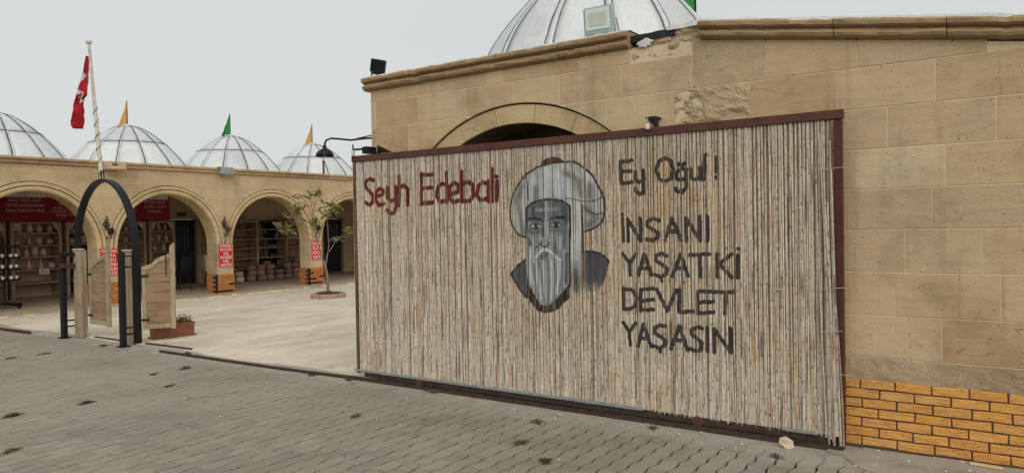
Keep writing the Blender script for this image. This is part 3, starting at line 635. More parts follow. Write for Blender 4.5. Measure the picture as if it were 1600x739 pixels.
part('roof', (rv+[(x, y, z-0.12) for x, y, z in rv], [(0, 1, 2, 3), (3, 2, 4, 5), (0, 3, 9, 6), (3, 5, 11, 9), (6, 9, 8, 7), (9, 11, 10, 8), (0, 6, 7, 1)]), 'roof_white', mainb)
part('side_wall', join(box(XW+0.385, 14, CORN-0.35, CORN-0.004, 0, 3.16), box(13.7, 14, LO, CORN-.36, 0, 2.58)), 'mortar', mainb)
part('inner_wall', join(box(9.0, 9.2, LO, CORN-.36, 0.01, 2.6), box(XW+.4, 8.99, 1.9, 2.1, 0.01, 2.96)), 'interior_dark', mainb)

# plinth of orange bricks with its own dark mortar bed
part('plinth_bed', box(XW-0.010, XW+0.1, LO, 1.25, 0, 0.472), 'dark_mortar', mainb)
for c in range(7):
    z0 = 0.474-(c+1)*0.0665+0.011; u = 1.25-(0.02 if c % 2 == 0 else 0.13)
    u0 = 1.245
    while u0 > LO+.05:
        u1 = max(u, LO); w = u0-u1-0.0095
        if w > 0.03:
            wob = lambda: random.uniform(-.0028, .0028)
            h = 0.0285
            pl = [(-w/2+.004+wob(), -h+wob()), (0, -h+wob()), (w/2-.004+wob(), -h+wob()), (w/2, -h+.006), (w/2+wob(), h-.006), (w/2-.004, h+wob()), (0, h+wob()), (-w/2+.004, h+wob()), (-w/2+wob(), h-.006), (-w/2, -h+.006)]
            part('brick', xf(prism(pl, 0.02, 0.004), fr_main), 'orange_brick', mainb, (XW-0.022+random.uniform(-.002, .002), (u0+u1)/2, z0+h), rot=(0, random.uniform(-.02, .02), random.uniform(-.01, .01)))
        u0 = u1; u = u1-0.218*random.uniform(.96, 1.04)

# ---------------------------------------------------------------- domes
DPROF = [(0.05, 0.0), (0.33, 0.075), (0.61, 0.24), (0.89, 0.47), (1.145, 0.73), (1.35, 0.98), (1.50, 1.24), (1.57, 1.5)]
def dprof(t):
    t = t*(len(DPROF)-1); i = min(int(t), len(DPROF)-2); f = t-i
    p = [DPROF[max(i-1, 0)], DPROF[i], DPROF[i+1], DPROF[min(i+2, len(DPROF)-1)]]
    return tuple(0.5*(2*p[1][k]+(p[2][k]-p[0][k])*f+(2*p[0][k]-5*p[1][k]+4*p[2][k]-p[3][k])*f*f+(3*p[1][k]-p[0][k]-3*p[2][k]+p[3][k])*f**3) for k in (0, 1))
NR = 14
def dshell(t0, t1, a0, a1, off, nt_, na, th=0.006):
    V, F = [], []
    for i in range(nt_+1):
        r, z = dprof(t0+(t1-t0)*i/nt_)
        r2, z2 = dprof(min(1, t0+(t1-t0)*i/nt_+.02)); l = math.hypot(r2-r, z2-z) or 1; nr, nz = (z2-z)/l, (r2-r)/l
        for o in (off, off-th):
            for j in range(na+1):
                a = a0+(a1-a0)*j/na; V.append(((r+nr*o)*math.cos(a), (r+nr*o)*math.sin(a), -z+nz*o))
    S = 2*(na+1)
    for i in range(nt_):
        for j in range(na):
            b_ = i*S+j; F.append((b_, b_+S, b_+S+1, b_+1))
        F.append((i*S, i*S+na+1, (i+1)*S+na+1, (i+1)*S)); F.append((i*S+na, (i+1)*S+na, (i+1)*S+2*na+1, i*S+2*na+1))
    for j in range(na):
        F.append((j, j+1, j+na+2, j+na+1)); b_ = nt_*S; F.append((b_+j, b_+j+na+1, b_+j+na+2, b_+j+1))
    return V, F
def wobble_seam(t0, t1, a, w, off, n=26, seed=0.0):
    V, F = [], []
    for i in range(n+1):
        t = t0+(t1-t0)*i/n; r, z = dprof(t); r2, z2 = dprof(min(1, t+.02)); l = math.hypot(r2-r, z2-z) or 1; nr, nz = (z2-z)/l, (r2-r)/l
        ww = w*(0.7+0.8*abs(noise.noise((t*17, seed, 1)))); c = noise.noise((t*13, seed, 7))*w*0.7
        for s, o in ((-1, off-.004), (0, off+.002), (1, off-.004)):
            aa = a+(c+s*ww/2)/max(r, .06); V.append(((r+nr*o)*math.cos(aa), (r+nr*o)*math.sin(aa), -z+nz*o))
        if i: b_ = 3*(i-1); F += [(b_, b_+1, b_+4, b_+3), (b_+1, b_+2, b_+5, b_+4)]
    return V, F
def make_dome(parent, at, broad):
    d = part('dome', lathe([(dprof(t)[0]-.004, -dprof(t)[1]-.012) for t in np.linspace(1, 0, 16)], 42), 'dome_caulk', parent, at, True)
    da = 2*math.pi/NR; tt = 0.43; g = 0.004
    meA = mesh('dome_panel', dshell(0, tt-.004, g, da-g, 0, 6, 4), 'dome_sheet', True); meB = mesh('dome_panel', dshell(tt+.004, 1, g, da-g, 0.004, 8, 4), 'dome_sheet', True)
    rib = mesh('dome_rib', dshell(0.02, 1, -.022 if broad else -.012, .022 if broad else .012, 0.014, 14, 1, .018), 'dome_sheet', True)
    for k in range(NR):
        for me in (meA, meB): o = put('dome_panel', me, d, at); o.rotation_euler = (0, 0, k*da+.1)
        o = put('dome_rib', rib, d, at); o.rotation_euler = (0, 0, k*da+.1)
        w = 0.017 if broad else 0.026
        part('dome_seam', join(wobble_seam(0.05, 1, k*da+.1-(.034 if broad else .02), w, 0.012, 30, k*3.1), *([wobble_seam(0.1, 1, k*da+.1+.03, w*.6, 0.011, 30, k*5.7)] if broad else [])), 'dome_caulk', d, at)
    part('dome_cap', move(lathe([(0.11, -.02), (0.09, .02), (0.03, .04)], 14), (0, 0, 0)), 'dome_sheet', d, at, True)
    V, F = [], []
    for i in range(85):
        a = i*2*math.pi/84; t = tt+noise.noise((math.cos(a)*5, math.sin(a)*5, 0))*.006; r, z = dprof(t)
        V += [((r+.004)*math.cos(a), (r+.004)*math.sin(a), -z+.016), ((r+.016)*math.cos(a), (r+.016)*math.sin(a), -z+.004)]
        if i: F.append((2*i-2, 2*i-1, 2*i+1, 2*i))
    part('dome_seam', (V, F), 'dome_caulk', d, at)
    return d
bd = make_dome(mainb, (7.2, 3.81, 4.41), True); bd.scale = (.86, .86, .92)
make_dome(mainb, (10.2, 4.03, 4.30), True)

# ================================================================= ARCADE
YA = 16.6; PITCH_X = 2.886; R1, R2 = 1.22, 1.41; ZS = 1.24
PX0 = [8.325+PITCH_X*k for k in range(-2, 5)]            # pier centres
BC = [(a+b)/2 for a, b in zip(PX0, PX0[1:])]               # bay centres
arc = thing('arcade_building', (PX0[0], YA, 0), 'long arcaded stone building with round arches and a row of silver domes across the courtyard', 'building')
def low_arc(R):
    def f(x):
        c = min(BC, key=lambda q: abs(q-x)); d = x-c
        return ZS+math.sqrt(R*R-d*d) if abs(d) < R else -1
    return f
us_a = []
for c in BC: us_a += [c+R2*math.sin(t) for t in np.linspace(-math.pi/2, math.pi/2, 40)]+[c]
XL, XR = PX0[0]-.22, PX0[-1]+.22
def arow(lo, hi, ph, step):
    o = [lo]; x = lo+step*ph
    while x < hi-.15: o.append(round(x, 3)); x += step*random.uniform(.8, 1.2)
    return o+[hi]
arows = [(1.25, 1.50, sorted([XL, XR]+PX0[1:-1]))]
zz = [1.50, 1.79, 2.07, 2.36, 2.65, 2.93]
for k, (a, b) in enumerate(zip(zz, zz[1:])): arows.append((a, b, arow(XL, XR, .3+.4*(k % 2), .62)))
arows.append((2.93, 3.0, arow(XL, XR, .6, .9)))
lay(arc, fr_arc, (0, YA, 0), arows, low_arc(R2+.012), lambda u: 3.0, us_a, 'arcade_stone', 0.1, 0.003)
core = []
for poly in intervals(XL+.004, XR-.004, 1.24, 3.14, low_arc(R2+.014), lambda u: 3.13, us_a):
    core.append(prism(simplify(poly), 0.43, 0.0))
part('wall_core', move(xf(join(*core), fr_arc), (0, YA+.006, 0)), 'mortar', arc, (0, 0, 0))
def ring(a0, a1, n=6):
    prof = [(R1, -.45), (R1, -.035), (R1+.012, -.01), (R1+.035, .006), (R1+.07, .010), (R1+.092, .006), (R1+.096, -.05), (R1+.116, -.05), (R1+.12, .008), (R2-.015, .010), (R2-.006, .004), (R2-.004, -.1), (R2-.004, -.45)]
    m = len(prof); V, F = [], []
    for i in range(n+1):
        a = a0+(a1-a0)*i/n
        V += [(r*math.cos(a), -w, r*math.sin(a)) for r, w in prof]
        if i: F += [((i-1)*m+k, (i-1)*m+(k+1) % m, i*m+(k+1) % m, i*m+k) for k in range(m)]
    F += [tuple(range(m)), tuple(range(n*m, n*m+m))[::-1]]
    return V, F
NVA = 9
vme = [mesh('arch_stone', ring(math.pi*(k+.0)/NVA+.001, math.pi*(k+1)/NVA-.001), 'arch_stone') for k in range(NVA)]
for c in BC:
    for me in vme: put('arch_stone', me, arc, (c, YA-.012, ZS))
# piers: two dressed blocks over a cladding of small orange and black bricks
PW = 0.223
pb = [mesh('pier_stone', box(-PW, PW, 0, .445, z0, z1, .006), 'arcade_stone') for z0, z1 in ((.50, .86), (.863, 1.238))]
bme = {}
def pier_brick(w, black):
    k = (round(w, 3), black)
    if k not in bme: bme[k] = mesh('brick', prism([(-w/2, -.024), (w/2, -.024), (w/2, .024), (-w/2, .024)], .02, .004), 'black_brick' if black else 'pier_brick')
    return bme[k]
for pi, px in enumerate(PX0):
    for me in pb: put('pier_stone', me, arc, (px, YA, 0))
    part('pier_bed', box(px-PW-.004, px+PW+.004, YA-.004, YA+.449, 0, .5), 'dark_mortar', arc)
    for c in range(9):
        z = .030+c*.0555
        for face, L in ((0, .47), (1, .47)):
            u = -L/2; first = .21 if c % 2 else .105
            while u < L/2-.02:
                w = min(first, L/2-u); first = .21
                if w > .03:
                    um = u+w/2
                    blk = (face == 1 and um < -.06) or (face == 0 and ((c == 1 and um < .12) or (c == 4 and .02 < um < .2) or (pi == 4 and c in (3, 6) and um < -.1)) and pi in (3, 4))
                    if face == 0: put('brick', pier_brick(w-.008, blk), arc, (px+um, YA-.018, z), (math.pi/2, 0, 0))
                    else: put('brick', pier_brick(w-.008, blk), arc, (px-PW-.018, YA+.222+um, z), (math.pi/2, 0, -math.pi/2))
                u += w
# cornice, roof, domes
frc = fr_arc
cornice(list(np.arange(XL-.1, XR+.3, .95)), 3.0, 0, 0, frame=frc, parent=arc, org=(0, YA, 0), step=.08, ero=.8)
part('roof', box(XL, XR, YA+.3, 20.75, 2.99, 3.12), 'roof_white', arc)
part('roof_lip', box(XL, XR, YA-.03, YA+.28, 3.141, 3.15), 'pale_stone', arc)
part('ceiling', box(XL, XR, YA+.451, 20.38, 2.80, 2.985), 'interior_plaster', arc)
DOORS = [(11.93, 12.80), (17.65, 18.50)]
segs = []; x = XL
for a, b in DOORS: segs.append(box(x, a-.06, 20.4, 20.7, 0, 2.98)); segs.append(box(a-.06, b+.06, 20.4, 20.7, 1.96, 2.98)); x = b+.06
segs.append(box(x, XR, 20.4, 20.7, 0, 2.98))
part('back_wall', join(*segs), 'interior_plaster', arc)
part('end_wall', join(box(XL, XL+.2, YA+.451, 20.39, 0, 2.79), box(XR-.2, XR, YA+.451, 20.39, 0, 2.79)), 'interior_plaster', arc)
part('partition_wall', box(12.97, 13.05, 19.2, 20.39, .02, 2.79), 'interior_plaster', arc)
for a, b in DOORS:
    d = part('door', box(a, b, 20.46, 20.52, .04, 1.93, .006), 'door_blue', arc)
    for k in range(2):
        for j in range(2):
            cx = a+(b-a)*(.27+.46*k); part('door_panel', box(cx-.15, cx+.15, 20.445, 20.459, .2+.85*j, .9+.85*j, .008), 'door_blue', d)
    part('door_handle', tube([(b-.09, 20.44, .95), (b-.09, 20.40, .95), (b-.19, 20.40, .95)], .011, 6), 'galvanised', d)
    part('door_frame', join(box(a-.06, a-.003, 20.37, 20.55, .034, 1.98), box(b+.003, b+.06, 20.37, 20.55, .034, 1.98), box(a-.003, b+.003, 20.37, 20.55, 1.934, 1.98)), 'shelf_wood', arc)
    for k in range(5): part('door_bar', tube([(a+.2+k*.11, 20.435, 1.08), (a+.2+k*.11, 20.435, 1.75)], .006, 5), 'galvanised', d)
wd = part('window', box(14.66, 15.62, 20.36, 20.41, .45, 1.86), 'window_glass', arc)
part('window_frame', join(*[box(14.63, 15.65, 20.33, 20.41, z, z+.04) for z in (.41, 1.86)], *[box(x, x+.03, 20.335, 20.405, .452, 1.858) for x in (14.63, 15.12, 15.62)]), 'dark_shelf', wd)
# the five domes in view and one to each side
d0 = make_dome(arc, (BC[0], 18.38, 4.22), False)
for c in BC[1:]:
    d = d0.copy(); COL.objects.link(d); d.parent = arc; d.location = Vector((c, 18.38, 4.22))-world_loc(arc)
    d.rotation_euler = (0, 0, 0.13*c)
    for ch in d0.children: e = ch.copy(); COL.objects.link(e); e.parent = d
# stone spout and vent pipe
part('stone_spout', join(box(8.24, 8.29, YA-.34, YA-.02, 3.02, 3.13, .008), box(8.55, 8.60, YA-.34, YA-.02, 3.02, 3.13, .008), box(8.24, 8.60, YA-.34, YA-.02, 2.96, 3.018, .008)), 'pale_stone', arc)
part('vent_pipe', lathe([(.03, 0), (.03, .42), (.045, .43), (.045, .46)], 8), 'rust_frame', arc, (14.75, YA+.38, 3.1))

# pennants on the domes
def pennant(x, y, z, mat, h, w, label, lean=0.0):
    r = thing('pennant', (x, y, z), label, 'flag', 'small pennants on the dome tops')
    part('staff', tube([(0, 0, 0), (lean*.5, 0, h*.55), (lean, 0, h)], [.012, .011, .007], 6), 'black_metal', r, (x, y, z))
    V, F = [], []; n, m = 14, 12; sd = x*3.3
    for i in range(n+1):
        s = i/n; zz_ = h*.985-(h*.93)*s; ww = w*(.05+.95*s**1.15)*(1+.18*noise.noise((s*4, sd, 0)))
        for j in range(m+1):
            t = j/m; dep = .035*s*math.sin(t*13+sd)+.05*t*s*noise.noise((t*2, s*2, sd))
            V.append((-ww*t+lean*(1-s), dep, zz_-.05*t*s+.03*s*noise.noise((t*6, sd, 3)))); 
    for i in range(n):
        for j in range(m): a = i*(m+1)+j; F.append((a, a+1, a+m+2, a+m+1))
    k = len(V); V += [(a, b+.004, c) for a, b, c in V]; F += [tuple(q+k for q in f[::-1]) for f in F]
    part('cloth', rotz((V, F), -.9), mat, r, (x, y, z), True)
    return r
names = {BC[2]: ('flag_orange', 'orange pennant on the dome right of the big red flag'), BC[3]: ('flag_green', 'green pennant on the dome between two orange pennants'),
         BC[4]: ('flag_orange', 'orange pennant on the dome nearest the reed screen, above the hanging lamp'), BC[1]: ('flag_green', 'green pennant on the leftmost dome'), BC[5]: ('flag_green', 'green pennant on the dome behind the reed screen')}
for c in BC[2:5]: pennant(c, 18.38, 4.23, names[c][0], .62, .24, names[c][1])
pennant(9.9, 3.80, 4.25, 'flag_green', 1.0, .30, 'green pennant rising behind the big dome of the near building')

# red signs on the piers
def sign(px, lines, label, w=.36, z0=.69, z1=1.27, dx=0.0):
    r = thing('wall_sign', (px+dx, YA-.02, z0), label, 'sign')
    part('sign_board', box(px+dx-w/2, px+dx+w/2, YA-.026, YA-.003, z0, z1, .003), 'red_sign', r)
    hgt = (z1-z0)/len(lines); T = []
    for k, s in enumerate(lines):
        if not s: continue
        v = text_vf(s, hgt*1.0, squeeze=w*.9)
        T.append([(a*1.0+px+dx, YA-.029, b+z1-hgt*(k+.5)-.01) for a, b, c in v[0]]); T[-1] = (T[-1], v[1])
    part('lettering', join(*T), 'white_print', r)
sign(PX0[2]+.02, ['DOĞAL', 'KAYA', 'TUZU', 'SABUNU', 'DENEDİN', 'MİSİNİZ?'], 'red sign with white lettering on the pier behind the left wooden gate leaf', .37, .66, 1.25)
sign(PX0[3]+.0, ['DOĞAL', 'KAYA TUZU', 'KİL', 'MADDESİNİ', 'HİÇ', 'DENEDİNİZMİ?'], 'red sign with six white lines on the middle pier right of the open gate leaf')
sign(PX0[4]-.01, ['SAĞLIĞINIZ', 'İÇİN', 'DOĞAL TAŞ', 'TÜKETİN'], 'red sign with four white lines on the pier behind the courtyard tree', .33, .74, 1.27)
def plaque(x, label):
    r = thing('door_plaque', (x, 20.39, 2.02), label, 'sign')
    part('plate', box(x-.15, x+.15, 20.37, 20.395, 1.98+.05, 2.13, .006), 'dark_shelf', r); part('rim', join(box(x-.165, x+.165, 20.362, 20.396, 2.012, 2.029), box(x-.165, x+.165, 20.362, 20.396, 2.131, 2.148)), 'shelf_wood', r)
plaque(12.36, 'small wooden plaque over the dark door behind the middle arch'); plaque(18.05, 'small wooden plaque over the dark door nearest the reed screen')

# red banners inside
def banner(x0, x1, label, cols, y=19.84, z0=1.905, z1=2.76):
    r = thing('red_banner', ((x0+x1)/2, y, z0), label, 'banner')
    part('banner_sheet', box(x0, x1, y-.012, y+.01, z0, z1), 'red_banner', r)
    for cx, w, head, body in cols:
        part('heading_strip', box(cx-w/2, cx+w/2, y-.016, y-.0125, 2.475, 2.655), 'white_print', r)
        T = []
        for k, s in enumerate(head):
            v = text_vf(s, .10 if len(head) > 1 else .15, squeeze=w*.9); T.append(([(a+cx, y-.018, b+2.565+(.042-.084*k if len(head) > 1 else 0)) for a, b, c in v[0]], v[1]))
        part('heading', join(*T), 'black_print', r); T = []
        for k, s in enumerate(body):
            v = text_vf(s, .105 if len(body) < 4 else .085, squeeze=w*.9); T.append(([(a+cx, y-.015, b+2.40-k*(.125 if len(body) < 4 else .088)) for a, b, c in v[0]], v[1]))
            part('lettering', T[-1], 'banner_print', r)
banner(6.3, 9.45, 'long red banner with white lettering under the leftmost arch', [
    (7.05, .92, ['SABUNU'], ['ÖLÜ · ELLERE', 'SİVİLCE · KEPEK SORUNU', 'DOĞAL DEODORANTTIR']),
    (8.02, .94, ['DOĞAL KAYA TUZU', 'KİLİ'], ['ÖLÜ DERİ ALIR', 'CİLDİ DERİNLEMESİNE ARINDIRIR', 'CANLI GÖRÜNÜM VERİR']),
    (8.96, .90, ['TUZ LAMBASI'], ['ASTIM', 'BRONŞİT', 'ALERJİ İYİ GELİR', 'ODANIZI TAZELER', 'ENERJİ VERİR'])])
banner(9.55, 11.66, 'shorter red banner seen through the second arch left of the dark door', [
    (10.35, .9, ['TUZU'], ['ASTIM', 'BRONŞİT', 'HAVA KALİTESİ']), (11.25, .72, ['DOĞAL KAYA', 'TUZU'], ['YEMEKLERDE', 'SOFRA TUZU', 'SAĞLIKLI'])])

# shelf units
def shelf_unit(x0, x1, label, back='interior_plaster', mat='shelf_wood', y0=19.9, y1=20.39, zs=(.42, .73, 1.04, 1.32, 1.62), braces=True):
    r = thing('shelf_unit', ((x0+x1)/2, y1, .034), label, 'shelf')
    part('back_panel', box(x0+.03, x1-.03, y1-.02, y1-.004, .05, 1.86), back, r)
    for x in (x0, x1-.07): part('upright', box(x, x+.07, y0, y1-.021, .034, 1.88, .004), mat, r)
    for z in zs:
        d = y0-.12 if z < .5 else y0+.02
        part('shelf_board', box(x0+.072, x1-.072, d, y1-.022, z-.03, z, .004), mat, r)
    part('top_board', box(x0+.072, x1-.072, y0+.01, y1-.022, 1.84, 1.88), mat, r)
    if braces:
        for s, x in ((1, x0+.073), (-1, x1-.073)): part('corner_brace', xf(prism([(0, 0), (s*.16, 0), (0, -.2)], .02, 0), lambda u, v, w: (x+u, y0+.005-w, 1.835+v)), 'pale_stone', r)
    return r
for x0, x1, lb, bk, mt in ((6.35, 7.62, 'shelf unit with pale vases at the left end under the leftmost arch', 'interior_plaster', 'shelf_wood'), (7.72, 8.86, 'shelf unit with pale ornaments in the middle of the leftmost arch', 'interior_plaster', 'shelf_wood'),
    (8.96, 9.92, 'dark backed shelf unit behind the left wooden gate post', 'door_blue', 'shelf_wood'), (10.0, 11.02, 'shelf unit seen through the black hoop of the gate', 'interior_plaster', 'shelf_wood'), (11.1, 11.86, 'narrow shelf unit left of the dark door', 'interior_plaster', 'shelf_wood'),
    (13.12, 14.62, 'shelf unit of cups and bowls at the left under the third arch', 'interior_dark', 'shelf_wood'), (15.66, 17.1, 'shelf unit of bowls at the right under the third arch', 'interior_dark', 'shelf_wood')):
    shelf_unit(x0, x1, lb, bk, mt, braces=x1 < 12)
r = thing('shelf_unit', (15.14, 20.3, .034), 'open shelf unit in front of the dark window under the third arch', 'shelf')
for z in (.42, .73, 1.04, 1.32, 1.62): part('shelf_board', box(14.63, 15.65, 19.8 if z < .5 else 19.95, 20.3, z-.03, z, .004), 'shelf_wood', r)
part('cloth', xf(prism([(0, 0), (.42, 0), (.42, -.42)], .01, 0), lambda u, v, w: (15.2+u, 20.02-w, 1.84+v)), 'paper', r)

# pottery, each piece a thing
PROF = {'vase': [(.035, 0), (.055, .03), (.06, .09), (.035, .14), (.03, .17), (.042, .2)], 'jug': [(.04, 0), (.065, .04), (.07, .08), (.05, .12), (.035, .15), (.045, .165)],
 'round_jar': [(.03, 0), (.065, .025), (.075, .065), (.06, .105), (.025, .125), (.02, .13)], 'bottle': [(.035, 0), (.045, .02), (.045, .09), (.018, .13), (.014, .19), (.02, .2)],
 'drop_lamp': [(.05, 0), (.075, .03), (.075, .06), (.04, .11), (.012, .16), (.004, .175)], 'urn': [(.045, 0), (.05, .01), (.065, .06), (.06, .12), (.05, .15), (.06, .165), (.06, .19)],
 'bowl': [(.03, 0), (.06, .02), (.085, .05), (.09, .065), (.08, .062)], 'cup': [(.03, 0), (.038, .01), (.042, .07), (.044, .08), (.036, .078)], 'pot': [(.11, 0), (.14, .03), (.145, .11), (.125, .15), (.13, .165), (.11, .16)]}
PME = {}
def pottery(kind, x, y, z, mat, label, group, s=1.0):
    k = (kind, mat)
    if k not in PME: PME[k] = mesh(kind, lathe(PROF[kind], 12), mat, True)
    o = put(kind, PME[k], None, (x, y, z), (0, 0, random.uniform(0, 6))); o.scale = (s, s, s*random.uniform(.92, 1.08))
    return tag(o, label, {'round_jar': 'jar', 'drop_lamp': 'ornament'}.get(kind, kind.replace('_', ' ')), group)
ROWN = {1.62: 'top', 1.32: 'second', 1.04: 'third', .73: 'fourth', .42: 'lowest'}
ORD = ['first', 'second', 'third', 'fourth', 'fifth', 'sixth', 'seventh', 'eighth', 'ninth', 'tenth']
def fill(x0, x1, rows_, where, mat, y=20.1):
    for z, kinds in rows_.items():
        n = len(kinds); real = [i for i in range(n) if kinds[i]]
        for i, kd in enumerate(kinds):
            if not kd: continue
            x = x0+(x1-x0)*(i+.5)/n+random.uniform(-.02, .02)
            m = random.choice(mat) if isinstance(mat, tuple) else mat
            w = {'pale_clay': 'pale', 'brown_clay': 'brown', 'red_clay': 'reddish', 'white_clay': 'white'}[m]
            pottery(kd, x, y+random.uniform(-.04, .03), z+.001, m, f'{w} {kd.replace("_", " ")}, {ORD[real.index(i)]} from left on the {ROWN[z]} shelf {where}', f'pottery on the {ROWN[z]} shelf {where}', random.uniform(.95, 1.2))
V_, J_, R_, B_, D_, U_ = 'vase', 'jug', 'round_jar', 'bottle', 'drop_lamp', 'urn'
fill(6.45, 7.5, {1.62: [J_, B_, V_, U_, V_], 1.32: [R_, 0, J_, 0], 1.04: [V_, 0, R_], .73: [B_, U_, 0, V_]}, 'at the left end, leftmost arch', 'pale_clay')
fill(7.82, 8.78, {1.62: [U_, V_, J_, U_], 1.32: [R_, B_, J_, R_], 1.04: [V_, B_, U_, J_, 0], .73: [D_, B_, B_, R_]}, 'of the left arch middle unit', 'pale_clay')
fill(9.05, 9.85, {1.62: [D_, R_, U_], 1.32: [R_, V_, R_], 1.04: [0, J_, R_], .73: [R_, V_]}, 'of the dark unit', 'pale_clay')
fill(10.1, 10.95, {1.62: [V_, R_, J_], 1.32: [U_, R_, V_], 1.04: [J_, B_, R_], .73: [R_, U_]}, 'seen through the gate hoop', 'pale_clay')
fill(11.18, 11.78, {1.62: [R_, V_, U_], 1.32: [R_, U_, B_], 1.04: [J_, V_], .73: [R_, J_]}, 'left of the dark door', 'pale_clay')
fill(13.22, 14.54, {1.62: ['urn', 0, 'bowl', 'jug', 0], 1.32: ['cup']*7, 1.04: ['bowl']*6, .73: ['cup']*8, .42: ['bowl', 'pot', 0, 'bowl', 'bowl', 'jug']}, 'left in the third arch', ('brown_clay', 'red_clay', 'brown_clay'))
fill(14.7, 15.6, {1.32: ['bowl', 0, 'jug'], 1.04: ['bowl']*5, .73: ['cup']*6, .42: ['bowl', 'pot', 'bowl', 'vase']}, 'before the third arch window', 'brown_clay', 20.12)
fill(15.75, 17.0, {1.62: ['bowl', 'jug', 'bowl'], 1.32: ['cup']*7, 1.04: ['bowl']*6, .73: ['bowl']*6, .42: ['pot', 'bowl', 'vase', 'bowl']}, 'right in the third arch', ('brown_clay', 'pale_clay'))
for k, (x, n) in enumerate(((13.3, 2), (13.65, 2), (14.05, 3), (14.42, 3), (14.76, 3), (15.1, 2), (15.42, 3), (15.75, 4), (16.08, 3), (16.42, 2))):
    for j in range(n): pottery('pot', x+random.uniform(-.02, .02), 19.55+random.uniform(-.05, .05), .035+j*.166, 'pale_clay' if k == 1 else 'brown_clay', f'{["lower", "upper"][j]} pale pot of the short stack left on the floor under the third arch' if k == 1 else f'brown pot, {ORD[j]} from floor, {ORD[k]} stack from left under third arch', 'pale pots stacked on the floor' if k == 1 else 'pots stacked on the floor of the third arch', 1.02)
for x, lb in ((15.95, 'white jug with a dark band on the counter right in the third arch'),):
    o = pottery('jug', x, 19.75, .421, 'white_clay', lb, None, 1.5)
r = thing('price_card', (8.42, 19.86, .62), 'white price card hanging below the ornaments in the leftmost arch', 'card')
part('card', box(8.3, 8.53, 19.845, 19.853, .60, .745), 'paper', r)
T = []
for k, s in enumerate(('DOĞAL TUZ', 'LAMBASI', 'İNDİRİMLİ')):
    v = text_vf(s, .04, squeeze=.2); T.append(([(a+8.415, 19.842, b+.71-k*.04) for a, b, c in v[0]], v[1]))
part('lettering', join(*T), 'black_print', r)

# display rack on castors at the far left
r = thing('display_rack', (6.75, 17.75, .034), 'black wheeled display rack of white trinkets at the left edge', 'rack')
for a in range(4):
    c, s = math.cos(a*math.pi/2+.35), math.sin(a*math.pi/2+.35)
    l = part('foot', tube([(6.75, 17.75, .14), (6.75+.38*c, 17.75+.38*s, .10)], .022, 6), 'black_metal', r)
    part('castor', rot3(lathe([(.03, -.015), (.035, 0), (.03, .015)], 10), (math.pi/2, 0, .4)), 'black_metal', l, (6.75+.37*c, 17.75+.37*s, .07))
part('pole', tube([(6.75, 17.75, .1), (6.75, 17.75, 1.55)], .025, 8), 'black_metal', r)
for z in (.62, .85, 1.08, 1.31): part('tray', move(lathe([(.28, 0), (.30, .02), (.30, .035), (.27, .02)], 20), (6.75, 17.75, z)), 'black_metal', r)
for z in (.655, .885, 1.115):
    for a in range(9):
        o = pottery('cup', 6.75+.22*math.cos(a*.7), 17.75+.22*math.sin(a*.7), z, 'white_clay', f'small white trinket cup on the {["lowest", "middle", "upper"][round((z-.655)/.23)]} loaded tray of the black wheeled rack', 'white trinkets on the black rack', .8)

# iron ornaments hung on the piers
def ornament(px, label, red=False):
    x, y, z = px-.02, YA-.03, 1.72
    r = thing('iron_ornament', (x, y, z), label, 'ornament')
    part('hook', tube([(x, YA-.004, z+.2), (x, y-.03, z+.22), (x, y-.02, z+.17)], .009, 6), 'black_metal', r)
    for k in range(4):
        ox, oz, rr_ = ((-.02, .12, .034), (-.055, .05, .032), (.01, .045, .036), (-.01, -.03, .034))[k]
        t = [(x+ox+rr_*math.cos(a), y-.02+.004*k, z+oz+rr_*math.sin(a)) for a in np.linspace(.4*k, 5.6+.4*k, 12)]+[(x+ox+rr_*.35*math.cos(.4*k), y-.03, z+oz+rr_*.3*math.sin(.4*k))]
        part('scroll', tube(t, .013, 5), 'black_metal', r)
    part('lamp_body', rot3(lathe([(.015, -.09), (.05, -.05), (.07, .0), (.05, .05), (.02, .08)], 6), (0, .5, 0)), 'red_frame' if red else 'black_metal', r, (x+.07, y-.03, z-.1))
    part('finial', lathe([(.008, -.06), (.018, -.03), (.008, 0)], 6), 'black_metal', r, (x+.075, y-.03, z-.2)); part('bell', lathe([(.02, -.07), (.018, -.02), (.006, 0)], 8), 'black_metal', r, (x-.02, y-.03, z-.2))
ornament(PX0[2], 'black iron scroll ornament on the pier framed by the gate hoop')
ornament(PX0[3], 'black and red iron ornament on the middle pier above its red sign', True)
ornament(PX0[4], 'black iron ornament on the pier behind the tree leaves')
r = thing('cornice_floodlight', (11.2, YA-.1, 3.0), 'grey floodlight on the arcade cornice above the middle pier', 'floodlight')
part('housing', xf(prism([(-.16, .13), (.16, .13), (.2, -.02), (-.2, -.02)], .14, .01), lambda u, v, w: (11.2+u, YA-.24-w, 3.01+v)), 'galvanised', r)
part('lens', box(11.08, 11.32, YA-.23, YA-.12, 2.982, 2.989), 'lamp_lens', r); part('bracket', box(11.0, 11.4, YA-.12, YA-.03, 3.142, 3.165), 'galvanised', r)
part('cable', tube([(11.2, YA-.012, 3.0), (11.21, YA-.012, 2.5), (11.2, YA-.013, 1.95)], .006, 5), 'pale_stone', r)

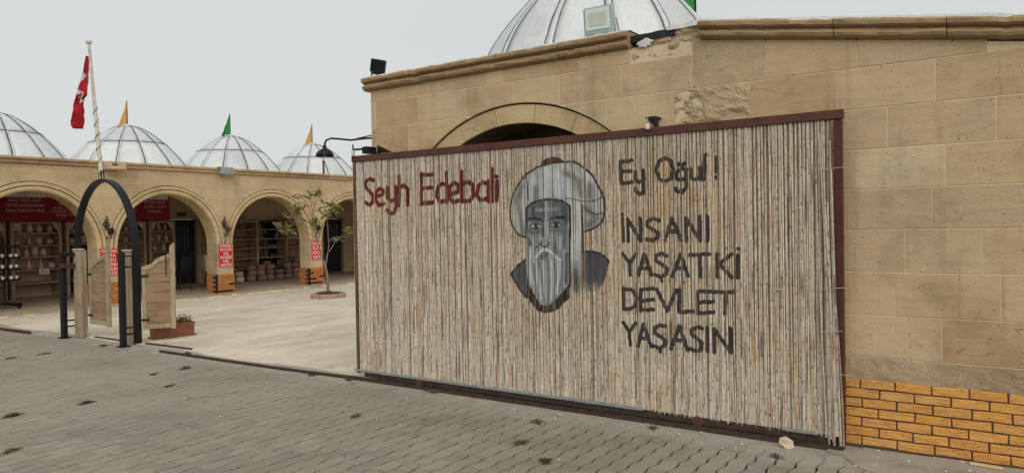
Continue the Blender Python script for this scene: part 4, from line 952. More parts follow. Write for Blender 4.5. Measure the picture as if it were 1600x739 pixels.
# chairs
def chair(x, y, rz, label, fab, s=1.0):
    r = thing('chair', (x, y, .034), label, 'chair')
    def P(n, vf, m): part(n, move(rotz(vf, rz), (0, 0, 0)), m, r, (x, y, .034))
    P('seat', box(-.23, .23, -.24, .22, .40, .49, .03), fab)
    bk = [(a, b+.10*(c-.45), c) for a, b, c in box(-.22, .22, .20, .26, .46, .92, .025)[0]]
    P('backrest', (bk, box(-.22, .22, .2, .26, .46, .92, .025)[1]), fab)
    for sx in (-1, 1):
        for sy in (-1, 1): P('leg', tube([(sx*.18, sy*.18, .42), (sx*.21, sy*.22, 0)], [.018, .012], 6), 'black_metal')
chair(12.02, 18.3, rad(70), 'beige upholstered chair with dark legs beside the dark door', 'chair_fabric')
chair(11.15, 18.6, rad(200), 'black chair in shadow left of the beige chair', 'black_metal')

# ================================================================= REED SCREEN (sliding gate)
XF, GY0, GY1, GZ1 = 5.56, 1.10, 5.95, 2.36
gate = thing('reed_gate', (XF+.03, (GY0+GY1)/2, 0), 'large sliding gate screen of reeds painted with a turbaned portrait and lettering', 'gate')
part('top_rail', box(XF-.012, XF+.045, GY0-.012, GY1, GZ1-.064, GZ1, .003), 'rust_frame', gate)
part('end_post', box(XF+.0, XF+.06, GY0, GY0+.052, .02, GZ1-.066, .003), 'red_frame', gate)
part('end_post', box(XF+.0, XF+.05, GY1-.05, GY1-.004, .06, GZ1-.066, .003), 'rust_frame', gate)
for y in (2.3, 3.5, 4.7): part('inner_stile', box(XF+.012, XF+.05, y, y+.04, .09, GZ1-.066), 'rust_track', gate)
for z in (.8, 1.6): part('inner_rail', box(XF+.052, XF+.07, GY0+.07, GY1-.06, z, z+.04), 'rust_track', gate)
part('bottom_rail', box(XF+.0, XF+.05, GY0+.05, GY1-.12, .028, .088, .003), 'rust_track', gate)
part('edge_strip', box(XF-.022, XF-.014, 2.62, GY1, .082, .106, .001), 'galvanised', gate)
part('edge_strip', box(XF-.022, XF-.014, 1.27, 1.52, .082, .102, .001), 'galvanised', gate)
for y in (2.16, 5.05): part('wheel', rot3(lathe([(.035, -.012), (.045, -.008), (.034, 0), (.045, .008), (.035, .012)], 16), (0, math.pi/2, 0)), 'rust_frame', gate, (XF-.006, y, .052))
SEGS = {}
def to_seg(ls): return np.array([(a[0], a[1], b[0], b[1]) for l in ls for a, b in zip(l, l[1:])])
def dist(P, S):
    d = np.full(len(P), 9.0)
    for x0, y0, x1, y1 in S:
        vx, vy = x1-x0, y1-y0; L = vx*vx+vy*vy+1e-12
        t = np.clip(((P[:, 0]-x0)*vx+(P[:, 1]-y0)*vy)/L, 0, 1)
        d = np.minimum(d, np.hypot(P[:, 0]-x0-t*vx, P[:, 1]-y0-t*vy))
    return d
def inside(P, poly):
    c = np.zeros(len(P), bool); n = len(poly)
    for i in range(n):
        (x0, y0), (x1, y1) = poly[i-1], poly[i]
        if y0 == y1: continue
        m = ((y0 > P[:, 1]) != (y1 > P[:, 1])) & (P[:, 0] < (x1-x0)*(P[:, 1]-y0)/(y1-y0)+x0); c ^= m
    return c
def L3(*c): return np.array(lin(*c)[:3])
def paint(P, base, rs):
    """paint laid on the reeds; P = (y, z) of every vertex, base = straw colour, rs = how thickly each reed took the paint"""
    C = base.copy()
    nz = np.array([noise.noise((p[0]*6, p[1]*3.5, 3)) for p in P]); nf = np.array([noise.noise((p[0]*30, p[1]*5, 8)) for p in P])
    def over(mask, col, a=1.0):
        a_ = (mask.astype(float) if mask.dtype == bool else mask)*a*rs; C[:] = C*(1-a_[:, None])+np.asarray(col)*a_[:, None]
    def soft(key, w, col, a, fade=.6): over(np.clip(1-(dist(P, to_seg(LINE[key]))-w*(1-fade))/(w*fade+1e-6), 0, 1), col, a)
    y, z = P[:, 0], P[:, 1]
    tone = (1+.32*nz+.42*nf)[:, None]
    fade = np.clip((z-.97)/.16+.3*nf, 0, 1)
    m = inside(P, POLY['shR']); over(m*fade, L3(64, 72, 84)*tone, .95)
    over(inside(P, POLY['shL']), L3(64, 72, 84)*tone, .95)
    over(inside(P, POLY['tur']), L3(178, 182, 180)*tone, .94); soft('turlight', .045, L3(212, 214, 210), .7, .9)
    over(inside(P, POLY['tail'])*np.clip((z-.99)/.12+.25*nf, 0, 1), L3(180, 184, 184)*tone*(0.45+.55*np.clip((z-1.14)/.2, 0, 1))[:, None], .9)
    soft('shade', .05, L3(88, 92, 95), .7, .9)
    over(inside(P, POLY['coll'])*np.clip((1.05+.4*nf), 0, 1), L3(24, 24, 28), .97)
    f = inside(P, POLY['face'])
    zt = np.clip((z-1.25)/.45, 0, 1)[:, None]
    over(f, (L3(140, 147, 152)*zt+L3(150, 157, 161)*(1-zt))*tone, .94)
    over(f & (z > 1.62), L3(84, 92, 101)*tone, .75)
    yc = POLY['face'][2][0]
    soft('cheekD', .028, L3(58, 64, 72), .75, .9); soft('socket', .035, L3(70, 76, 84), .6, .9)
    soft('noseL', .022, L3(168, 174, 176), .85, .7); soft('beardL', .026, L3(206, 210, 210), .8, .9); soft('beardD', .012, L3(92, 98, 104), .7, .8); soft('facelight', .022, L3(176, 183, 186), .65, .9)
    soft('brow', .013, L3(24, 26, 30), .95, .3); soft('eyewhite', .016, L3(190, 193, 190), .75, .3)
    soft('pupil', .018, L3(14, 14, 16), .95, .3); soft('eyeline', .0075, L3(18, 19, 22), .95, .3)
    soft('noseD', .007, L3(30, 32, 36), .9, .4); soft('mouth', .008, L3(26, 28, 32), .9, .4); soft('must', .010, L3(222, 223, 220), .9, .4)
    soft('fold', .007, L3(40, 42, 44), .85, .4)
    over(inside(P, POLY['fez']), L3(70, 34, 38)*tone, .96)
    soft('turline', .0115, L3(22, 22, 25), .95, .35)
    d = dist(P, to_seg(RED)); over(d < .0215, L3(36, 14, 18), .97); over(d < .0140, L3(116, 20, 34)*tone, .95)
    d = dist(P, to_seg(BLK)); over(d < .0160, L3(20, 19, 19), .97); over(d < .0062, L3(74, 72, 70)*tone, .9)
    return C
def reed(y, z0, z1, r, lean, bend, fine, dx=0.0, full=False):
    nz_ = 1+int((z1-z0)/(0.008 if fine else 0.06)); zs = np.linspace(z0, z1, nz_+1)
    t = (zs-z0)/(z1-z0); yc = y+lean*t+bend*np.sin(math.pi*t); node = random.uniform(.18, .3); ph = random.uniform(0, node)
    k = 5; an = np.linspace(-1.75, 1.75, k) if not full else np.linspace(0, 2*math.pi, 7)[:-1]
    k = len(an)
    nd = np.exp(-(((zs-ph+node/2) % node-node/2)/.006)**2); rr = r*(1+.12*nd)
    V = np.zeros((len(zs), k, 3)); V[:, :, 0] = XF+dx+.006-np.cos(an)[None, :]*rr[:, None]; V[:, :, 1] = yc[:, None]+np.sin(an)[None, :]*rr[:, None]; V[:, :, 2] = zs[:, None]
    return V.reshape(-1, 3), len(zs), k, np.repeat(nd, k), np.repeat(((zs-ph) % node)/node, k)
TONES = [(212, 200, 182), (206, 195, 179), (217, 205, 187), (198, 187, 171), (222, 211, 194), (204, 189, 167), (192, 180, 163), (214, 198, 172)]
def warm(y, z):
    w = 0.0
    for cy, cz, sy, sz, a in ((5.35, 1.86, .55, .22, .6), (2.35, 1.75, .5, .55, .75), (3.2, 1.25, .6, .5, .45), (3.9, 1.75, .35, .4, .4), (1.6, .9, .4, .6, .25), (4.6, 1.2, .9, .3, .2)):
        w = np.maximum(w, a*np.exp(-((y-cy)/sy)**2-((z-cz)/sz)**2))
    return w
def build_reeds(specs, name, stuff):
    VV, FF, CC, RS, base_i = [], [], [], [], 0
    for y, z0, z1, r, lean, bend, fine, dx, full in specs:
        V, n, k, nd, seg = reed(y, z0, z1, r, lean, bend, fine, dx, full)
        idx = np.arange(n*k).reshape(n, k)+base_i
        a, b, c, d = idx[:-1, :-1], idx[:-1, 1:], idx[1:, 1:], idx[1:, :-1]
        F = np.stack([a, b, c, d], -1).reshape(-1, 4)
        if full: F = np.concatenate([F, np.stack([idx[:-1, -1], idx[:-1, 0], idx[1:, 0], idx[1:, -1]], -1)])
        t = random.random(); col = L3(*random.choice(TONES))*(1 if stuff else .82)*random.uniform(.93, 1.05)
        if t < .035: col = L3(150, 136, 118)*random.uniform(.8, 1)
        Cv = np.repeat(col[None, :], len(V), 0)
        sd = random.uniform(0, 900); zl = V[::k, 2]
        pn = np.repeat(np.array([noise.noise((sd, q*2.2, 0)) for q in zl]), k)[:, None]; pm = np.repeat(np.array([noise.noise((sd, q*7, 9)) for q in zl]), k)[:, None]
        fl = np.repeat(np.array([noise.noise((sd*3, q*19, 4)) for q in zl]), k)[:, None]; pm = pm*1.4; Cv = Cv*(1+.2*pm); o_ = np.clip((fl-.42)*6, 0, .65); Cv = Cv*(1-o_)+L3(104, 90, 74)*o_; o_ = np.clip((pn-.26)*2.5, 0, .55); Cv = Cv*(1-o_)+L3(186, 134, 84)*o_; o_ = np.clip((-pn-.34)*5, 0, .8); Cv = Cv*(1-o_)+L3(104, 92, 80)*o_
        w = warm(V[:, 1], V[:, 2])*random.choice((0, .5, .8, 1.2, 1.3)); w = np.clip(w, 0, .9)[:, None]
        w = w*np.clip(.65+1.2*pm, 0, 1.2); w = np.clip(w, 0, .9); Cv = Cv*(1-w)+L3(200, 158, 106)*w*random.uniform(.85, 1.1)
        grey = np.clip((V[:, 2]-1.95)/.35, 0, 1)[:, None]*.35; Cv = Cv*(1-grey)+L3(176, 170, 160)*grey
        Cv *= (1-.55*nd)[:, None]*(0.9+.18*seg)[:, None]
        VV.append(V); FF.append(F); CC.append(Cv); RS.append(np.full(len(V), 1.0 if random.random() > .10 else random.uniform(.6, .9))); base_i += len(V)
    V, F, C, RS = np.concatenate(VV), np.concatenate(FF), np.concatenate(CC), np.concatenate(RS)
    C = np.clip(paint(V[:, 1:], C, RS), 0, 1) if stuff else C
    me = bpy.data.meshes.new(name); me.vertices.add(len(V)); me.vertices.foreach_set('co', V.ravel())
    me.loops.add(F.size); me.loops.foreach_set('vertex_index', F.ravel().astype(np.int32))
    me.polygons.add(len(F)); me.polygons.foreach_set('loop_start', np.arange(0, F.size, 4, dtype=np.int32))
    me.polygons.foreach_set('use_smooth', np.ones(len(F), bool)); me.update(); me.validate()
    at = me.color_attributes.new('col', 'FLOAT_COLOR', 'POINT'); at.data.foreach_set('color', np.concatenate([C, np.ones((len(C), 1))], 1).astype(np.float32).ravel())
    me.materials.append(MATS['reed_straw']); return me
specs = []; y = GY0+.10
while y < GY1-.004:
    r = random.uniform(.0033, .0054)*(1.06 if y < 2.4 else 1)
    fine = True
    specs.append((y, random.uniform(.066, .074) if random.random() > .03 else random.uniform(.08, .10), GZ1-.045, r, random.uniform(-.012, .012), random.uniform(-.006, .006), fine, random.uniform(-.003, .004), False))
    y += r*2*random.uniform(.92, 1.12) if random.random() > .03 else r*2+random.uniform(.001, .003)
tag(put('reeds', build_reeds(specs, 'reeds', True), gate, (0, 0, 0)), kind='stuff')
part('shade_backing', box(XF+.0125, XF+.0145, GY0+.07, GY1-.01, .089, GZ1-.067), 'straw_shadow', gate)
# frayed reeds tied over the end post
for i in range(13):
    y0 = 1.105+i*.0095+random.uniform(-.004, .004); top = random.uniform(1.7, 2.25) if i % 3 else random.uniform(.9, 1.4)
    sp = [(y0, random.uniform(.0, .1), top, random.uniform(.0045, .0075), random.uniform(.0, .06) if i > 3 else random.uniform(.02, .05), random.uniform(-.012, .012), True, -.022-random.uniform(0, .008), True)]
    put('loose_reed', build_reeds(sp, 'loose_reed', False), gate, (0, 0, 0))
for z, l in ((1.95, .12), (1.12, .12), (.52, .13), (.82, .08)):
    part('wire_tie', tube([(XF-.034, 1.24, z+random.uniform(-.006, .006)), (XF-.036, 1.17, z), (XF-.034, 1.10, z+.01), (XF-.03, 1.24-l-.05, z+.004)], .0019, 5), 'straw_tie', gate)
for y, z, dy, dz in ((1.42, 1.68, .07, .005), (1.6, 1.45, .05, .03), (1.55, 1.1, .06, .0), (1.58, 2.05, .05, .03), (4.9, .62, .06, 0), (2.0, .55, .05, .02)):
    part('loose_straw', tube([(XF-.012, y, z), (XF-.02, y-dy/2, z+dz/2+.004), (XF-.012, y-dy, z+dz)], .0022, 4), 'white_pole', gate)
part('wire_loop', tube([(XF-.014, 1.83+.018*math.cos(a), .155+.05*math.sin(a)) for a in np.linspace(0, 6.2, 16)], .0025, 5), 'white_pole', gate)

# ground track in front of and under the gate
gt = tag(part('gate_track', join(tube([(5.435, 9.55, .014), (5.45, 8.2, .012), (5.47, 7.0, .012), (5.52, 6.0, .012)], .017, 8), box(5.50, 5.60, 1.10, 6.05, -.03, .012, .003), box(5.525, 5.545, 1.10, 6.02, .0121, .026)), 'rust_track', None, (0, 0, 0)), 'rusty steel track on the ground running under the reed gate towards the arch', 'track')
# roller guides on the wall
def bracket(y, z, label, s=1.0):
    r = thing('gate_roller', (5.62, y, z), label, 'roller bracket')
    part('bracket', join(box(5.58, 5.697, y-.012*s, y+.075*s, z+.06, z+.072, .001), box(5.56, 5.64, y-.012*s, y-.002, z-.03, z+.0595, .001), xf(prism([(0, 0), (.075*s, .06), (0, .06)], .006, 0), lambda u, v, w: (5.575-w, y+u, z+v))), 'black_metal', r)
    part('roller', move(lathe([(.018, -.022), (.02, 0), (.018, .022)], 12), (5.533, y+.035*s, z-.012)), 'white_pole', r); part('bolt', tube([(5.533, y+.035*s, z-.04), (5.533, y+.035*s, z+.065)], .006, 6), 'galvanised', r)
bracket(2.50, 2.38, 'small dark roller bracket with a white roller above the middle of the gate')
r = thing('gate_roller', (5.66, 5.83, 2.40), 'dark roller bracket at the far top corner of the reed gate', 'roller bracket')
part('bracket', join(box(5.56, 5.697, 5.66, 5.80, 2.378, 2.388, .001), box(5.56, 5.69, 5.72, 5.80, 2.389, 2.45, .003), xf(prism([(0, 0), (.20, 0), (0, .08)], .01, 0), lambda u, v, w: (5.685-w, 5.70-u, 2.389+v))), 'black_metal', r)
part('arm', tube([(5.60, 5.78, 2.43), (5.57, 5.93, 2.43)], .012, 6), 'black_metal', r); part('roller', move(lathe([(.018, -.025), (.02, 0), (.018, .025)], 12), (5.53, 5.90, 2.39)), 'white_pole', r); part('pin', tube([(5.53, 5.90, 2.34), (5.53, 5.90, 2.48)], .009, 6), 'rust_frame', r)

# floodlights and lamp on the near building
r = thing('floodlight', (5.80, 3.09, 3.19), 'pale grey floodlight standing on the cornice before the big dome', 'floodlight')
e = (0, rad(-5), rad(3)); o_ = (5.76, 3.09, 3.335)
part('housing', rot3(box(0, .05, -.14, .14, -.14, .14, .014), e), 'lamp_grey', r, o_)
part('bezel', rot3(box(-.006, -.0005, -.115, .115, -.06, .12, .002), e), 'lamp_white', r, o_); part('lens', rot3(box(-.009, -.0065, -.085, .085, -.03, .085, .001), e), 'lamp_lens', r, o_)
for tx, ty in (('50W', .07), ('IP66', -.06)):
    V, F = text_vf(tx, .036); part('lettering', rot3(([(-.0012, ty-a, b-.1) for a, b, c in V], F), e), 'grey_print', r, o_)
part('yoke', join(tube([(5.81, 2.94, 3.36), (5.82, 2.92, 3.25), (5.84, 2.95, 3.2)], .008, 6), tube([(5.84, 2.95, 3.2), (5.84, 3.2, 3.2)], .008, 6)), 'galvanised', r)
r = thing('floodlight', (5.74, 5.70, 3.2), 'small black floodlight tilted on the cornice at the far corner', 'floodlight')
e = (rad(13), rad(-12), rad(22)); o_ = (5.72, 5.70, 3.30)
part('housing', rot3(box(-.018, .026, -.082, .082, -.062, .075, .007), e), 'black_metal', r, o_); part('lens', rot3(box(-.021, -.0185, -.066, .066, -.04, .06, .001), e), 'window_glass', r, o_)
part('driver_box', rot3(box(-.012, .03, -.05, .05, -.085, -.0625, .004), e), 'black_metal', r, o_); part('yoke', tube([(5.74, 5.81, 3.29), (5.74, 5.82, 3.2)], .009, 6), 'black_metal', r)
r = thing('gooseneck_lamp', (5.78, 5.80, 2.57), 'black enamel lamp on a curved arm at the far corner of the near building', 'lamp')
part('arm', tube([(5.78, 5.80, 2.565), (5.78, 5.98, 2.57), (5.78, 6.2, 2.57), (5.78, 6.40, 2.60), (5.78, 6.52, 2.615), (5.78, 6.60, 2.60), (5.78, 6.625, 2.56), (5.78, 6.628, 2.52)], .011, 8), 'black_metal', r)
part('stay', tube([(5.78, 5.80, 2.60), (5.78, 6.10, 2.58)], .007, 6), 'rust_frame', r)
part('lamp_shade', lathe([(.018, 0.105), (.025, .07), (.045, .06), (.085, .03), (.1, 0), (.102, -.025), (.094, -.02), (.08, .02), (.03, .05)], 20), 'black_metal', r, (5.78, 6.628, 2.44), True)
part('bulb', lathe([(.012, .04), (.03, .01), (.025, -.02), (.008, -.03)], 12), 'lamp_lens', r, (5.78, 6.628, 2.44), True)

# ================================================================= ENTRANCE ARCH WITH SWING GATE
ga = thing('entrance_arch', (5.68, 11.4, 0), 'black steel hoop arch over the wooden swing gate at the courtyard entrance', 'arch')
def hoop(a0, a1, n):
    V, F = [], []; pr = [(-.05, -.02), (.05, -.02), (.05, .02), (-.05, .02)]
    pts = [(11.4-.85*math.cos(t), 1.33+1.045*math.sin(t)) for t in np.linspace(a0, a1, n)]
    for i, (y, z) in enumerate(pts):
        q, p = pts[min(i+1, n-1)], pts[max(i-1, 0)]; ty, tz = q[0]-p[0], q[1]-p[1]; l = math.hypot(ty, tz); ny, nz = tz/l, -ty/l
        V += [(5.68+a, y+ny*b, z+nz*b) for a, b in pr]
        if i: F += [(4*i-4+k, 4*i-4+(k+1) % 4, 4*i+(k+1) % 4, 4*i+k) for k in range(4)]
    return V, F+[(0, 1, 2, 3), (4*n-1, 4*n-2, 4*n-3, 4*n-4)]
part('hoop', hoop(0, math.pi, 41), 'black_metal', ga)
for y in (10.55, 12.25): part('hoop_leg', box(5.63, 5.73, y-.021, y+.021, 0, 1.329), 'black_metal', ga)
part('flag_socket', join(box(5.655, 5.665, 11.42, 11.50, 2.36, 2.52), box(5.695, 5.705, 11.42, 11.50, 2.36, 2.52), box(5.64, 5.72, 11.41, 11.51, 2.37, 2.39)), 'black_metal', ga)
for y0, wy, z1 in ((12.18, .045, 1.31), (10.45, .04, 1.31)):
    p = part('steel_post', box(5.385, 5.455, y0-wy, y0+wy, 0, z1, .004), 'black_metal', ga); part('base_plate', box(5.35, 5.49, y0-.07, y0+.07, 0, .014), 'black_metal', p)
    for z in (.16, .25, 1.10, 1.25): part('clamp', box(5.456, 5.63, y0-.03, y0-.015, z, z+.022), 'black_metal', p)
part('wood_post', box(5.55, 5.605, 11.93, 12.13, 0, 1.34, .006), 'gate_post_wood', ga); part('wood_post', box(5.61, 5.67, 11.955, 12.03, .0, 1.33, .006), 'gate_post_wood', ga)
part('wood_post', box(5.56, 5.63, 10.56, 10.65, 0.02, 1.33, .006), 'gate_post_wood', ga)
part('post_cap', box(5.54, 5.615, 11.92, 12.14, 1.342, 1.355), 'white_pole', ga); part('post_cap', box(5.54, 5.64, 10.55, 10.67, 1.332, 1.345), 'white_pole', ga)
part('bracket_box', box(5.37, 5.56, 12.05, 12.2, 1.07, 1.13, .004), 'red_frame', ga); part('bracket_box', box(5.4, 5.55, 12.06, 12.18, 1.25, 1.30, .004), 'black_metal', ga)
def leaf(hx, hy, ang_, w, label, z0=.2, ztop=1.27, drop=.17, free=1.42):
    r = thing('gate_leaf', (hx, hy, 0), label, 'gate')
    T = lambda vf: rotz(move(vf, (hx, hy, 0)), ang_, (hx, hy))
    P = lambda n, vf, m='gate_plank_wood', q=r: part(n, T(vf), m, q)
    P('hinge_stile', box(0, .05, -.02, .02, z0, ztop-drop, .004), 'gate_post_wood')
    P('free_stile', box(w-.07, w, -.024, .024, z0-.02, free-.05, .006), 'gate_post_wood')
    P('stile_tip', xf(prism([(w-.07, free-.052), (w, free-.052), (w, free), (w-.02, free+.01), (w-.05, free-.02)], .048, .004), lambda u, v, ww: (u, -.024-ww, v)), 'gate_post_wood')
    sl = [(0, ztop-drop), (.12, ztop-drop+.03), (w*.5, ztop-.05), (w*.8, ztop), (w-.072, ztop)]
    P('top_rail', xf(prism(sl+[(a, b-.07) for a, b in sl[::-1]], .044, .004), lambda u, v, ww: (u, -.022-ww, v)), 'gate_post_wood')
    P('bottom_rail', box(.052, w-.072, -.022, .022, z0, z0+.07, .004), 'gate_post_wood')
    z = z0+.072; k = 0
    while z < ztop-.08:
        h = random.uniform(.125, .16); z1 = min(z+h, ztop-.075)
        tb = lambda u: np.interp(u, [a for a, b in sl], [b for a, b in sl])-.073
        if z1-z > .03:
            pl = [(.052, z), (w-.072, z), (w-.072, min(z1, tb(w-.072)))]+[(u, min(z1, tb(u))) for u in np.linspace(w-.08, .052, 6)]
            if min(z1, tb(.052)) <= z:
                us_ = [u for u in np.linspace(.052, w-.072, 14) if tb(u) > z+.006]
                pl = [(us_[0], z), (w-.072, z)]+[(u, min(z1, tb(u))) for u in us_[::-1]]
            P('plank', xf(prism(simplify(pl), .024, .004), lambda u, v, ww: (u, -.012-ww-random.uniform(0, .001), v)))
        z = z1+.004; k += 1
    for zz_ in (z0+.12, ztop-drop-.15): P('hinge', box(-.03, .09, -.03, -.0245, zz_, zz_+.03, .001), 'black_metal')
    return r
leaf(5.70, 11.93, -math.pi/2, .585, 'left wooden gate leaf standing closed between the posts')
rl = leaf(5.74, 10.52, rad(-30), .44, 'right wooden gate leaf swung open in front of the terracotta planter')
part('latch_rod', rotz(move(tube([(.32, -.035, .95), (.32, -.035, 1.26)], .007, 6), (5.74, 10.52, 0)), rad(-30), (5.74, 10.52)), 'black_metal', rl)
tag(part('iron_strip', box(5.66, 5.70, 10.63, 11.78, .004, .02, .003), 'rust_track'), 'flat iron strip on the ground between the gate posts', 'iron strip')
tag(part('iron_strip', tube([(5.70, 10.38, .016), (5.74, 9.3, .016)], .014, 6), 'rust_track'), 'thin dark rod lying between the right post and the planter', 'iron rod')
tag(part('iron_pipe', tube([(5.30, 14.6, .02), (5.36, 13.2, .02)], .025, 8), 'rust_track'), 'rusty pipe lying on the pavers at the far left', 'pipe')

# flag and pole
pb0, pt = Vector((5.68, 11.455, 2.375)), Vector((5.68, 11.735, 4.45))
fp = thing('flag_pole', tuple(pb0), 'white leaning flag pole wound with wire on top of the black hoop', 'flag pole')
part('pole', tube([pb0, pb0.lerp(pt, .5), pt], [.029, .027, .021], 10), 'white_pole', fp)
part('finial', move(lathe([(.03, 0), (.045, .02), (.045, .045), (.02, .055)], 10), tuple(pt)), 'white_pole', fp)
hx = [pb0.lerp(pt, t)+Vector((.032*math.cos(t*70), .032*math.sin(t*70), 0)) for t in np.linspace(.04, .56, 130)]
part('wire', tube(hx, .0045, 4), 'black_metal', fp)
part('halyard', tube([pt+Vector((-.03, -.03, .02)), pb0.lerp(pt, .75)+Vector((-.03, -.045, 0)), pb0.lerp(pt, .5)+Vector((-.03, -.02, 0))], .004, 4), 'white_pole', fp)
def flag():
    # outline in metres on the plane of the hoop: left and right edge of the hanging cloth by height
    PL, PR = FLAG_L, FLAG_R
    zs = np.linspace(PL[0][1], PL[-1][1], 90); m = 40; V, F, C = [], [], []
    red, wht = L3(176, 30, 40), L3(214, 208, 206)
    for i, z in enumerate(zs):
        yl = np.interp(-z, [-p[1] for p in PL], [p[0] for p in PL]); yr = np.interp(-z, [-p[1] for p in PR], [p[0] for p in PR])
        s = i/89
        for j in range(m+1):
            t = j/m; dep = (.02+.05*s)*math.sin(t*11+s*2.5)+.03*noise.noise((t*3, s*5, 1))
            yy, z_ = yl+(yr-yl)*t, z+.02*noise.noise((t*5, 3, s*2))*s
            V.append((5.66+dep, yy, z_)); q = np.array([[yy, z_]])
            c = wht if any(inside(q, p)[0] for p in FLAG_W) else red
            C.append(c)
    for i in range(89):
        for j in range(m): a = i*(m+1)+j; F.append((a, a+1, a+m+2, a+m+1))
    me = mesh('flag', (V, F), 'flag_cloth', True)
    at = me.color_attributes.new('col', 'FLOAT_COLOR', 'POINT'); at.data.foreach_set('color', np.array([(*c, 1) for c in C], np.float32).ravel())
    return tag(put('flag', me), 'red flag with white crescent and star hanging limp from the leaning pole', 'flag')
flag()

# ================================================================= PLANTER, TREE, SMALL THINGS
r = thing('planter_box', (6.5, 10.55, .004), 'terracotta trough planter with dry plants behind the open gate leaf', 'planter')
pa = rad(-8)
def PP(n, vf, m, sm=False): return part(n, rotz(vf, pa), m, r, (6.31, 10.73, .004), sm)
def trough():
    V = []; 
    for hx_, hy_, z in ((.29, .095, .025), (.295, .105, .185), (.308, .116, .187), (.308, .116, .21), (.285, .092, .21), (.28, .088, .16)):
        V += [(-hx_, -hy_, z), (hx_, -hy_, z), (hx_, hy_, z), (-hx_, hy_, z)]
    F = [(4*i+k, 4*i+(k+1) % 4, 4*i+4+(k+1) % 4, 4*i+4+k) for i in range(5) for k in range(4)]+[(3, 2, 1, 0)]
    return V, F
PP('trough', trough(), 'terracotta'); PP('saucer', box(-.32, .32, -.12, .12, 0, .026, .008), 'terracotta'); PP('soil', box(-.28, .28, -.09, .09, .15, .17), 'soil')
tw = []
for i in range(240):
    x, y = random.uniform(-.25, .26), random.uniform(-.07, .07); a = random.uniform(0, 6.3); h = random.uniform(.05, .15); l = random.uniform(.02, .09)
    p1 = (x+l*.5*math.cos(a), y+l*.5*math.sin(a), .17+h*.7); p2 = (x+l*math.cos(a), y+l*math.sin(a), .17+h*random.uniform(.6, 1.1))
    tw.append(tube([(x, y, .165), p1, p2], [.004, .0035, .0025], 3, False))
    for k in range(2):
        q = (p2[0]+random.uniform(-.02, .02), p2[1]+random.uniform(-.02, .02), p2[2]+random.uniform(-.02, .015)); tw.append(([p2, (q[0]+.012, q[1], q[2]), q, (q[0], q[1]+.012, q[2]-.008)], [(0, 1, 2), (0, 2, 3)]))
PP('dry_plants', join(*tw), 'dry_twig')

TX, TY = 11.73, 13.43; rh = Vector((math.sin(YAW), -math.cos(YAW), 0)); dh = Vector((math.cos(YAW), math.sin(YAW), 0))
tr = thing('young_tree', (TX, TY, 0), 'young broad leaved tree with a bent trunk in the courtyard', 'tree')
TP = lambda zx, zy, dep=0.0: Vector((TX, TY, 0))+rh*((zx-293)/237.6)+dh*dep+Vector((0, 0, (655-zy)/237.6))
trunk = part('trunk', tube([TP(293, 662), TP(291, 600), TP(289, 540), TP(281, 490), TP(273, 455)], [.040, .033, .030, .028, .026], 9), 'bark', tr, smooth=True)
br = [([(273, 458), (258, 420), (247, 370), (235, 330), (222, 285), (212, 250)], .020, -.05), ([(281, 492), (287, 440), (293, 408), (312, 385), (334, 348)], .022, .05), ([(296, 405), (301, 360), (298, 310), (295, 210)], .014, .02),
 ([(301, 350), (325, 326), (360, 321), (390, 322), (420, 318), (408, 290)], .011, .12), ([(247, 352), (205, 338), (165, 330), (130, 325), (108, 312), (98, 292)], .011, -.12), ([(230, 322), (190, 300), (150, 275), (110, 250), (85, 228), (64, 208)], .011, .1),
 ([(222, 285), (205, 230), (185, 190), (165, 160), (140, 150)], .012, -.1), ([(212, 250), (220, 200), (210, 150), (206, 110), (212, 90)], .011, .05), ([(216, 225), (195, 160), (170, 120), (152, 98)], .009, .1), ([(214, 200), (232, 140), (240, 100), (262, 78)], .009, -.08),
 ([(240, 340), (258, 290), (272, 250), (300, 190), (308, 150)], .012, .1), ([(268, 262), (310, 200), (345, 160)], .009, -.1), ([(235, 330), (225, 280), (195, 245)], .008, .15), ([(110, 250), (125, 205), (135, 190)], .007, .1), ([(110, 300), (90, 285), (70, 272)], .007, -.05)]
tips = []
for pts, rr, dp in br:
    n = len(pts); P = [TP(a, b, dp*i/(n-1)) for i, (a, b) in enumerate(pts)]
    part('branch', tube(P, [rr*(1-.6*i/(n-1)) for i in range(n)], 6), 'bark', trunk, smooth=True); tips.append((P[-1], (P[-1]-P[-2]).normalized()))
lv = []
for curl in (.1, .3, .5):
    V, F = [], []
    for i, w in enumerate((.1, .8, 1, .75, .08)):
        x = i/4; zc = -curl*x*x*.5
        V += [(x, -w*.2, zc+.06*w), (x, 0, zc), (x, w*.2, zc+.06*w)]
        if i: b_ = 3*i-3; F += [(b_, b_+1, b_+4, b_+3), (b_+1, b_+2, b_+5, b_+4)]
    lv.append(mesh('leaf', (V, F), 'leaf', True))
cl = [(p, 8) for p, t in tips]+[(TP(a, b, d), n) for a, b, d, n in ((150, 95, 0, 5), (190, 108, .05, 5), (230, 92, 0, 5), (262, 80, 0, 4), (118, 152, 0, 6), (165, 160, -.1, 5), (128, 192, .05, 6), (95, 268, 0, 5), (78, 290, -.1, 6), (285, 135, .1, 6), (305, 150, 0, 7), (330, 160, -.05, 7), (352, 158, .05, 6), (312, 182, 0, 6), (272, 190, 0, 6), (240, 235, .1, 5), (250, 262, .1, 3), (196, 236, .05, 4), (405, 285, .1, 6), (420, 292, .05, 4), (255, 178, 0, 4), (175, 255, -.05, 3), (110, 190, 0, 3), (340, 185, 0, 4))]
